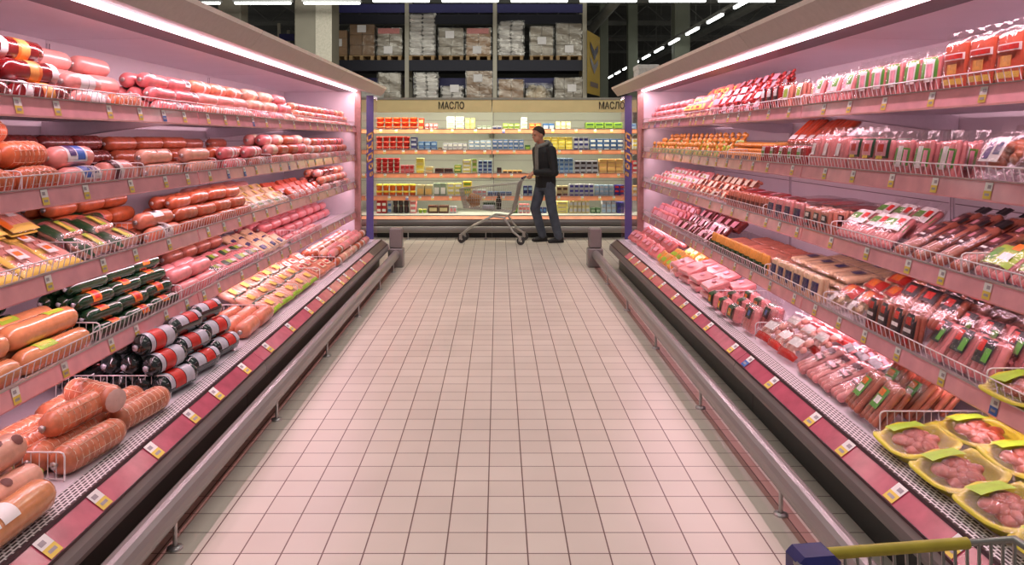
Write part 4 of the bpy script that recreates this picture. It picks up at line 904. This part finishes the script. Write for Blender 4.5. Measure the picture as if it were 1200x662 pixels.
def bq(pts,m,nm):
    mb=MB(); o=-.02
    mb.add([tuple(Vector(bpt(u,v))+nrm*o*(-1 if nrm.y>0 else 1)*(1)) for u,v in pts],[list(range(len(pts)))]); mb2=MB(); mb2.add([tuple(Vector(bpt(u,v))-nrm*o*(-1 if nrm.y>0 else 1)) for u,v in pts],[list(range(len(pts)))]); 
    mb.add(mb2.v,mb2.f); obj(nm,mb,m,bn,org)
bq([(.2,.84),(.5,.72),(.8,.84),(.8,.74),(.5,.56),(.2,.74)],P('chevron_dark',(70,60,74)),'chevron')
bq([(.2,.60),(.5,.48),(.8,.60),(.8,.52),(.5,.34),(.2,.52)],P('chevron_grey',(150,146,150)),'chevron')
bq([(.2,.12),(.8,.12),(.8,.2),(.2,.2)],P('chevron_small',(140,120,110)),'caption_patch')
def column(px0,px1,Y,m,label,split=None,H=7.4):
    x0,x1=rx(px0,Y),rx(px1,Y); w=x1-x0
    o=obj('column',MB().rbox(x0,x1,Y,Y+w,0,H,.02),m,loc=None)
    tag(o,label,'column')
    if split:
        obj('corner_panel',MB().box(rx(split,Y),x1+.01,Y-.02,Y,0,H),P('column_panel',(176,170,152),rough=.6),o)
        obj('base_band',MB().box(x0-.01,x1+.01,Y-.03,Y,0,.3),STEEL,o)
column(345,388.5,19,COLM,'wide beige building column just left of the pallet rack',370)
column(255,282,19,COLM,'beige building column at upper left above the canopy')
column(703,713,27,COLG,'dim grey column right of the yellow banner')
column(736,747.5,27,COLG,'thin grey column above the right canopy tip')
column(791,809,25,COLG,'thick grey column behind the row of ceiling lights')
r=empty('pallet_rack',(rx(335,28),28,0),'distant white upright with blue beam between the two beige columns','rack'); org=tuple(r.location)
for px in (326.5,335,343): obj('upright',MB().box(rx(px,28)-.05,rx(px,28)+.05,28+(px-326)*.03,28.1+(px-326)*.03,0,rz(27,28) if px<330 else rz(34,28)),RACKU,r,org)
obj('beam',MB().box(rx(328,28),rx(345,28),27.9,28,rz(48,28),rz(40,28)),RACKB,r,org)
# fixtures hang from the ceiling
def lamp(name,x0,x1,y0,y1,z,label,group):
    c=((x0+x1)/2,(y0+y1)/2,z); r=empty(name,c,label,'ceiling light',group)
    if x1-x0>y1-y0: tb=MB().rbox(x0,x1,y0+.03,y1-.03,z-.012,z+.03,.008); hs=MB().box(x0-.03,x1+.03,y0-.02,y1+.02,z+.032,z+.07)
    else: tb=MB().rbox(x0,x1,y0,y1,z-.03,z+.03,.012); hs=MB().box(x0-.02,x1+.02,y0-.03,y1+.03,z+.032,z+.07)
    obj('lamp_tube',tb,TUBE,r,c); obj('housing',hs,P('lamp_housing',(120,120,116)),r,c)
    hb=MB()
    for t in (.2,.8):
        p=(x0+(x1-x0)*t,y0+(y1-y0)*t) if x1-x0>y1-y0 else ((x0+x1)/2,y0+(y1-y0)*t)
        if x1-x0>y1-y0: p=(p[0],(y0+y1)/2)
        hb.tube([(p[0],p[1],z+.07),(p[0],p[1],7.3)],.006,4)
    obj('hanger',hb,STEEL,r,c)
for k in range(-1,8):
    px=275+81*k+(0 if k>=0 else -2); Y=17
    lamp('ceiling_light',rx(px,Y),rx(px+66,Y),Y-.06,Y+.06,4.645 if k>1 else 4.60,f"white tube of the crosswise light row, {ORD[k+1]} from the left",'crosswise row of tube lights')
for k in range(12):
    y=16.55+2.27*k
    lamp('ceiling_light',5.455,5.525,y,y+1.3,4.65,f"white tube light in receding right-hand row, {ORD[k]} from the near end",'receding row of tube lights')
tr=empty('light_track',(5.49,30,4.8),'dark track carrying the receding row of tube lights','light track')
obj('track_bar',MB().box(5.45,5.53,14,44,4.725,4.78),STEEL,tr,(5.49,30,4.8))
for k,y in enumerate((26,31,36,41)):
    mb=MB(); mb.box(-22,22,y-.08,y+.08,7.0,7.15); mb.box(-22,22,y-.08,y+.08,6.2,6.32)
    x=-22
    while x<22: mb.tube([(x,y,6.3),(x+.8,y,7.0),(x+1.6,y,6.3)],.035,4); x+=1.6
    o=obj('roof_truss',mb,STEEL); tag(o,f"dark steel roof truss across the hall, {ORD[k]} from the front",'roof truss','roof trusses')
for k,(x,z) in enumerate(((3.4,5.6),(8.2,5.9),(-6.5,5.8))):
    o=obj('air_duct',MB().tube([(x,20,z),(x,47,z)],.16,10),STEEL); [obj('hanger',MB().tube([(x,yy,z+.1),(x,yy,7.5)],.02,5),STEEL,o) for yy in (24,40)]; tag(o,['dark pipe running above the yellow banner','dark pipe running above the right canopy','dark pipe running above the left canopy'][k],'pipe')

# ------------------------------------------------------------------ room shell
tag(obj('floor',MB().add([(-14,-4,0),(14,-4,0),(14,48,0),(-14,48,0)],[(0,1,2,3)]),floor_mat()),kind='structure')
tag(obj('wall_back',MB().box(-24,24,48,48.2,0,8),DWALL),kind='structure')
tag(obj('ceiling',MB().box(-24,24,15,48,7.5,7.6),DWALL),kind='structure')

# ------------------------------------------------------------------ shopping carts
def wheel(mb,c,r=.062,w=.032):
    mb.lathe([(-w/2,.02),(-w/2,r*.8),(-w/2+.004,r),(w/2-.004,r),(w/2,r*.8),(w/2,.02)],14,c=c,sm=True)
def basket_wall(mb,p00,p10,p01,p11,nu,nv,r=.0028):
    q=lambda u,v:[(p00[i]*(1-u)+p10[i]*u)*(1-v)+(p01[i]*(1-u)+p11[i]*u)*v for i in range(3)]
    for i in range(nu+1): mb.tube([q(i/nu,0),q(i/nu,1)],r,4,cap=False)
    for j in range(nv+1): mb.tube([q(0,j/nv),q(1,j/nv)],r,4,cap=False)
def shopping_cart(name,M,label):
    # local: +x is forward, origin on the floor under the middle
    r=empty(name,(0,0,0),label,'shopping cart'); r.matrix_world=M
    W0,W1=.25,.20; xb,xf=-.40,.52
    bt=MB(); Tb,Tf=[(xb,-W0,.93),(xb,W0,.93)],[(xf,-W1,.83),(xf,W1,.83)]; Bb,Bf=[(xb+.10,-W0+.03,.48),(xb+.10,W0-.03,.48)],[(xf-.06,-W1+.03,.54),(xf-.06,W1-.03,.54)]
    basket_wall(bt,Bb[0],Bf[0],Tb[0],Tf[0],26,6); basket_wall(bt,Bb[1],Bf[1],Tb[1],Tf[1],26,6); basket_wall(bt,Bf[0],Bf[1],Tf[0],Tf[1],12,6); basket_wall(bt,Bb[0],Bb[1],Bf[0],Bf[1],12,16)
    obj('basket',bt,CHROME,r)
    rim=MB().tube([Tb[0],Tf[0],Tf[1],Tb[1]],.008,6); obj('basket_rim',rim,CHROME,r)
    g=MB(); basket_wall(g,(xb+.10,-W0+.03,.50),(xb+.10,W0-.03,.50),(xb-.02,-W0+.02,.95),(xb-.02,W0-.02,.95),12,3)
    g.add([(xb+.085,-W0+.05,.56),(xb+.085,W0-.05,.56),(xb-.005,W0-.05,.9),(xb-.005,-W0+.05,.9)],[(0,1,2,3)],1)
    obj('child_seat_gate',g,[CHROME,P('grey_seat_plastic',(150,152,148),rough=.4)],r)
    h=MB().tube([(xb-.06,-W0-.01,1.01),(xb-.06,W0+.01,1.01)],.016,10); obj('handle',h,P('navy_handle',(44,44,84),rough=.4),r)
    for s in (-1,1):
        obj('handle_bracket',MB().tube([(xb-.06,s*(W0+.0),1.01),(xb,s*W0,.93),(xb+.10,s*(W0-.03),.48)],.011,6),CHROME,r)
        fr=MB().tube([(xb+.10,s*(W0-.03),.48),(xb+.22,s*.2,.40),(xb+.08,s*.26,.20),(xb-.03,s*.27,.115)],.016,7); fr.tube([(xb+.22,s*.2,.40),(xb+.4,s*.18,.42),(.36,s*.17,.24),(xf-.02,s*.16,.13)],.016,7)
        obj('chassis',fr,CHROME,r)
        for x,y in ((xb-.03,s*.27),(xf-.02,s*.16)):
            w=MB(); wheel(w,(x-.01,y,.063)); w2=obj('wheel',w,P('wheel_rubber',(54,52,52),rough=.6),r)
            obj('caster_fork',MB().box(x-.022,x+.022,y-.022,y-.016,.055,.125).box(x-.022,x+.022,y+.016,y+.022,.055,.125).box(x-.025,x+.025,y-.022,y+.022,.12,.135),CHROME,w2)
    return r
cartM=Matrix.Translation((-.06,11.92,0))@Matrix.Rotation(pi-rad(8),4,'Z')
shopping_cart('shopping_cart',cartM,"empty-looking wire shopping cart pushed by the man in black jacket")
def incart(x,y,z,rz=0): return cartM@Matrix.Translation((x,y,z))@Matrix.Rotation(rad(rz),4,'Z')
bagm=MB()
for k in range(10): bagm.ell((R(-.07,.07),R(-.07,.07),R(.07,.17)),(.07,.07,.06),9)
o=obj('bread_bag',bagm,P('brown_bread',(176,122,66),rough=.6,noise=.25)); o.matrix_world=incart(.33,.02,.535); tag(o,'bag of brown bread rolls at the front of the man\'s cart','bread')
obj('bag_film',MB().lathe([(0,.10),(.05,.16),(.18,.15),(.25,.05),(.30,.07)],14,ax='z'),FILM,o)
o=obj('bottle',MB().lathe([(0,.03),(.004,.042),(.15,.042),(.2,.016),(.24,.015)],12,ax='z'),P('dark_bottle',(26,22,24),rough=.2)); o.matrix_world=incart(-.06,-.05,.51); tag(o,'black bottle standing in the man\'s shopping cart','bottle')
obj('bottle_cap',MB().lathe([(.235,.017),(.262,.017),(.262,.001)],10,ax='z'),BLK,o)
for k,(x,y,nm,m,lb) in enumerate(((.08,.08,'grocery_pack',SILV,'silver grocery pack behind the bread in the man\'s cart'),(.1,-.1,'grocery_pack',DGRN,'dark green flat grocery pack in the man\'s cart'))):
    o=obj(nm,MB().rbox(-.09,.09,-.06,.06,0,.06+.03*k,.01),m); o.matrix_world=incart(x,y,.525,20*k); tag(o,lb,'pack'); obj('label',MB().box(-.05,.05,-.0612,-.06,.01,.05),WHITE,o)
# the photographer's own cart at lower right
org=(.62,.7,0); r=empty('shopping_cart',org,'near shopping cart with yellow bar and blue corner at lower right','shopping cart')
F0,F1=Vector((.440,1.145,.978)),Vector((.80,1.19,.980)); N0,N1=Vector((.38,.25,.98)),Vector((.90,.28,.98))
dn=lambda v,dx,dy,z:(v.x+dx,v.y+dy,z)
bk=MB(); basket_wall(bk,dn(F0,.03,-.04,.55),dn(F1,-.03,-.04,.55),tuple(F0),tuple(F1),18,7,.0026)
basket_wall(bk,dn(N0,.03,.05,.5),dn(F0,.03,-.04,.55),tuple(N0),tuple(F0),24,7); basket_wall(bk,dn(N1,-.03,.05,.5),dn(F1,-.03,-.04,.55),tuple(N1),tuple(F1),24,7)
basket_wall(bk,dn(N0,.03,.05,.5),dn(N1,-.03,.05,.5),dn(F0,.03,-.04,.55),dn(F1,-.03,-.04,.55),14,14); basket_wall(bk,dn(N0,.03,.05,.5),dn(N1,-.03,.05,.5),tuple(N0),tuple(N1),14,7)
obj('basket',bk,CHROME,r,org)
obj('basket_rim',MB().tube([N0,F0,F1,N1],.0062,8),CHROME,r,org)
d=(F1-F0); obj('yellow_sleeve',MB().tube([F0+d*.15,F0+d*.78],.0088,12),P('yellow_sleeve',(206,184,62),rough=.4),r,org)
cb=MB().rbox(-.03,.036,-.04,.018,-.07,.014,.010).xf(Matrix.Translation(F0+d*.06)@Matrix.Rotation(math.atan2(d.y,d.x),4,'Z')); obj('corner_bumper',cb,P('cobalt_plastic',(36,34,104),rough=.35),r,org)
obj('handle',MB().tube([(.36,.12,1.03),(.92,.14,1.03)],.016,10),P('navy_handle',(44,44,84)),r,org)
for s,(n,f) in ((-1,(N0,F0)),(1,(N1,F1))):
    obj('chassis',MB().tube([(n.x,.13,1.03),tuple(n),(n.x-s*.03,.33,.5),(n.x-s*.03,.5,.4),(n.x-s*.01,.22,.13)],.012,7).tube([(n.x-s*.03,.5,.4),(f.x-s*.05,1.05,.14)],.012,7),CHROME,r,org)
    for x,y in ((n.x-s*.01,.22),(f.x-s*.05,1.05)):
        w=MB(); w.lathe([(-.014,.02),(-.014,.045),(-.01,.055),(.01,.055),(.014,.045),(.014,.02)],14,c=(0,0,0)); w.xf(Matrix.Translation((x,y,.056))@Matrix.Rotation(pi/2,4,'Z')); obj('wheel',w,P('wheel_rubber',(54,52,52)),r,org)

# ------------------------------------------------------------------ the man
def fuse(name,mb,mats,voxel,smooth=4,parent=None):
    o=bpy.data.objects.new(name,mb.mesh(name,[])); COL.objects.link(o)
    md=o.modifiers.new('r','REMESH'); md.mode='VOXEL'; md.voxel_size=voxel; md.use_smooth_shade=True
    sm=o.modifiers.new('s','SMOOTH'); sm.iterations=smooth; sm.factor=.5
    bpy.context.view_layer.update(); me=bpy.data.meshes.new_from_object(o.evaluated_get(dg())); bpy.data.objects.remove(o)
    me.name=name; me.materials.clear()
    for m in aslist(mats): me.materials.append(m)
    for p in me.polygons: p.use_smooth=True; p.material_index=0
    q=bpy.data.objects.new(name,me); COL.objects.link(q)
    if parent: q.parent=parent
    return q
def limb(mb,pts,rs,n=12):
    # tapered limb: rings with rounded end beads
    P_=[Vector(p) for p in pts]; out=[]; rr=[]
    for i in range(len(P_)-1):
        for t in (0,.25,.5,.75): out.append(P_[i].lerp(P_[i+1],t)); rr.append(rs[i]*(1-t)+rs[i+1]*t)
    out.append(P_[-1]); rr.append(rs[-1]); mb.tube(out,rr,n)
    for p,q in zip(P_,rs): mb.ell(p,(q,q,q),10)
O=Vector((.73,11.97,0)); F=Vector((-.86,-.51,0)).normalized(); Lf=Vector((-F.y,F.x,0))     # facing, and his left (towards the camera)
def b(f,l,z): return O+F*f+Lf*l+Vector((0,0,z))
def W(X,Y,Z): return Vector((X,Y,Z))
skin=P('man_skin',(196,138,112),rough=.5,noise=.05,var=0)
hipL,hipR=b(.0,.09,.93),b(.0,-.09,.93)
kneeL,kneeR=W(.83,11.85,.51),W(.57,11.98,.52)
ankL,ankR=W(.93,11.86,.09),W(.69,12.02,.10)
shL,shR=b(.02,.20,1.43),b(.03,-.20,1.43)
handL,handR=W(.475,11.84,1.035),W(.505,12.08,1.035)
elL,elR=W(.86,11.70,1.09),W(.62,12.20,1.15)
wrL,wrR=W(.545,11.84,1.075),W(.56,12.09,1.075)
headc=b(.13,0,1.665)
body=MB()
limb(body,[hipL,kneeL,ankL],[.085,.055,.042]); limb(body,[hipR,kneeR,ankR],[.085,.055,.042])
limb(body,[shL,elL,wrL],[.05,.04,.028]); limb(body,[shR,elR,wrR],[.05,.04,.028])
def torso(mb,rows):
    n=16; vs=[]
    for f,z,rw,rd in rows:
        c=b(f,0,z)
        for i in range(n): a=2*pi*i/n; vs.append(c+Lf*(rw*cos(a))+F*(rd*sin(a)))
    k=len(rows); mb.add(vs,[(i*n+j,i*n+(j+1)%n,(i+1)*n+(j+1)%n,(i+1)*n+j) for i in range(k-1) for j in range(n)]+[list(range(n-1,-1,-1)),list(range((k-1)*n,k*n))],0,True)
torso(body,[(0,.86,.13,.10),(0,.95,.155,.11),(0,1.1,.15,.105),(.02,1.25,.17,.115),(.03,1.4,.18,.11),(.04,1.48,.12,.08),(.06,1.52,.06,.06)])
limb(body,[b(.05,0,1.48),b(.10,0,1.59)],[.062,.056])
Mh=Matrix.Translation(headc)@Matrix((( F.x,Lf.x,0,0),(F.y,Lf.y,0,0),(0,0,1,0),(0,0,0,1)))@Matrix.Rotation(rad(10),4,'Y')
hd=MB(); hd.ell((-.01,0,.03),(.098,.078,.10),16); hd.ell((.03,0,-.045),(.066,.06,.072),14); hd.ell((.052,0,-.088),(.03,.036,.026),10)
hd.ell((.094,0,-.02),(.022,.014,.022),8); hd.tube([(.085,0,.02),(.108,0,-.022)],[.012,.014],8); hd.ell((.084,0,-.062),(.012,.026,.008),8); hd.ell((.084,.0,.03),(.012,.05,.010),8)
for s in (-1,1): hd.ell((-.01,s*.08,-.01),(.022,.010,.034),8)
hd.xf(Mh); body.v and body.add(hd.v,hd.f,0,True)
def hand(mb,wr,g,up):
    fw=(g-wr).normalized(); side=fw.cross(up).normalized(); u=side.cross(fw).normalized()
    palm=wr+fw*.055
    limb(mb,[wr,wr+fw*.03],[.027,.03]); mb.ell(palm,(.034,.034,.03),10)
    for i,(o,l) in enumerate(((-.03,.038),(-.01,.044),(.01,.041),(.028,.033))):
        k=palm+fw*.028+side*o*.9+u*.006
        limb(mb,[k,k+fw*l*.8-u*.008,k+fw*l*.75-u*(.008+l*.7),k+fw*l*.15-u*(.012+l*1.0)],[.0095,.009,.0085,.008],8)
    sg=1
    t=wr+fw*.03-side*.03; limb(mb,[t,t-side*.012+fw*.03-u*.012,t-side*.004+fw*.055-u*.03],[.012,.0105,.009],8)
hand(body,wrL,handL,Vector((0,0,1))); hand(body,wrR,handR,Vector((0,0,1)))
man=fuse('person',body,skin,.0085,2)
tag(man,'man in black jacket and grey jeans pushing a cart past the dairy cases','person')
jk=MB(); torso(jk,[(-.01,.85,.185,.145),(-.01,.94,.192,.148),(0,1.1,.188,.14),(.02,1.25,.202,.148),(.03,1.4,.208,.138),(.04,1.475,.15,.108),(.05,1.505,.09,.085)])
limb(jk,[shL,elL,W(.575,11.833,1.083)],[.074,.064,.046]); limb(jk,[shR,elR,W(.585,12.1,1.083)],[.074,.064,.046]); jk.ell(b(-.11,-.0,1.0),(.07,.07,.09),10)
jo=fuse('jacket',jk,P('black_jacket',(26,25,28),rough=.75,noise=.2,var=0),.012,3,man)
hdm=MB(); hdm.tube([b(.085*cos(a)+.055,.098*sin(a),1.525-.035*cos(a)) for a in [2*pi*i/16 for i in range(16)]],.034,8,closed=True); hdm.ell(b(-.07,0,1.49),(.07,.10,.075),10)
fuse('grey_hood',hdm,P('grey_hood',(122,122,116),rough=.85,var=0),.009,2,man)
st=MB(); 
for f in (0,1):
    pass
st.grid(lambda u,v:b(.158-.012*abs(2*u-1)+.03*v-.05*max(0,v-.6),(u-.5)*.10,1.02+v*.49),4,8); obj('shirt_front',st,P('grey_shirt',(120,118,112),rough=.85,var=0),man)
jn=MB(); torso(jn,[(0,.80,.15,.115),(0,.88,.168,.122),(0,.97,.172,.125)])
limb(jn,[hipL,kneeL,ankL],[.10,.078,.066]); limb(jn,[hipR,kneeR,ankR],[.10,.078,.066])
fuse('jeans',jn,P('grey_blue_jeans',(74,80,92),rough=.85,noise=.25,nscale=9,var=0),.012,3,man)
def shoe(ank,fd):
    mb=MB(); c=ank+Vector((0,0,-ank.z)); fd=fd.normalized(); sd=Vector((-fd.y,fd.x,0))
    M=Matrix(((fd.x,sd.x,0,c.x),(fd.y,sd.y,0,c.y),(0,0,1,0),(0,0,0,1)))
    q=MB(); q.ell((-.03,0,.055),(.06,.043,.05),12); q.ell((.06,0,.042),(.10,.045,.036),12); q.ell((.12,0,.036),(.06,.04,.03),12); q.rbox(-.09,.175,-.04,.04,.002,.03,.015); q.xf(M); mb.add(q.v,q.f,0,True)
    fuse('shoe',mb,P('dark_shoe',(30,28,28),rough=.6,var=0),.009,2,man)
shoe(ankL,Vector((-1,-.25,0))); shoe(ankR,Vector((-1,-.35,0)))
hr=MB()
def hairp(u,v):
    ph=2*pi*u; th=v*rad(92-38*cos(ph)+(6 if abs(cos(ph))<.5 else 0)); q=1.05+.03*sin(9*ph)*sin(7*th)*.3
    return (-.012+.101*q*sin(th)*cos(ph),.082*q*sin(th)*sin(ph),.03+.104*q*cos(th))
hr.grid(hairp,28,10)
hr.xf(Mh); obj('hair',hr,P('short_brown_hair',(52,38,30),rough=.8,noise=.3,nscale=120,var=0),man)
for s in (-1,1): obj('eye',MB().ell((.084,s*.032,.012),(.009,.011,.008),8).xf(Mh),P('eye_dark',(40,30,28),rough=.3),man)

# ------------------------------------------------------------------ lights, world, camera
PINK=(1.0,.64,.745)
def area(name,loc,rot,sx,sy,power,col,spread=pi):
    L=bpy.data.lights.new(name,'AREA'); L.shape='RECTANGLE'; L.size=sx; L.size_y=sy; L.energy=power; L.color=col; L.spread=spread
    o=bpy.data.objects.new(name,L); COL.objects.link(o); o.location=loc; o.rotation_euler=rot; return o
for side in ('left','right'):
    s=-1 if side=='left' else 1; p=PO[side]
    area(f'canopy_lamp',(s*(1.765+p),5.5,2.176),(0,s*rad(-14),0),.018,7.9,42,PINK)
    for k,z in enumerate(ZS[side]):
        area(f'shelf_fill',(s*(1.83+p),5.5,z-.06),(0,s*rad(-28),0),.02,7.9,[11.5,12.5,13.5,17][k],PINK)  # under-shelf lights added to even out the brightness inside the cases
area('dairy_lamp',(0,12.60,2.07),(rad(28),0,0),4.9,.05,30,(1,.93,.76))
for z in (1.765,1.42,1.027,.65): area('dairy_shelf_fill',(0,12.87,z-.06),(rad(30),0,0),4.9,.02,13,(1,.93,.76))  # added fill under each dairy shelf, no fixture modelled
for y,pw in ((1.5,46),(5.0,44),(8.5,52),(11.0,42)): area('hall_fill',(0,y,4.9),(rad(12) if y>8 else 0,0,0),4.0,.25,pw,(1,.95,.88))  # fill lights added out of view above the aisle
for x in (-4,0,4): area('hall_fill',(x,15.5,4.55),(rad(50),0,0),2.5,.2,100,(1,.98,.92))  # added fill, tilted to brighten the rack front
w=bpy.data.worlds.new('World'); SC.world=w; w.use_nodes=True
w.node_tree.nodes['Background'].inputs[0].default_value=(1,.93,.92,1); w.node_tree.nodes['Background'].inputs[1].default_value=.22
cam=bpy.data.cameras.new('Camera'); co=bpy.data.objects.new('Camera',cam); COL.objects.link(co); SC.camera=co
co.location=(0,0,1.6); co.rotation_euler=(pi/2,0,0); cam.sensor_width=36; cam.lens=27; cam.shift_x=16/1200; cam.shift_y=-168/1200; cam.clip_start=.05; cam.clip_end=200
SC.view_settings.view_transform='Standard'; SC.view_settings.exposure=0; SC.view_settings.look='None'
SC.cycles.max_bounces=6; SC.cycles.diffuse_bounces=3; SC.cycles.glossy_bounces=2; SC.cycles.transparent_max_bounces=10; SC.cycles.caustics_reflective=False; SC.cycles.caustics_refractive=False
SC.cycles.sample_clamp_indirect=4
DUP=[k for k,v in SEEN.items() if v>1]
LONG=[k for k in SEEN if len(k.split())>16]
print('DUP',len(DUP),DUP[:6],'LONG',len(LONG),LONG[:6],'N',len(COL.objects))
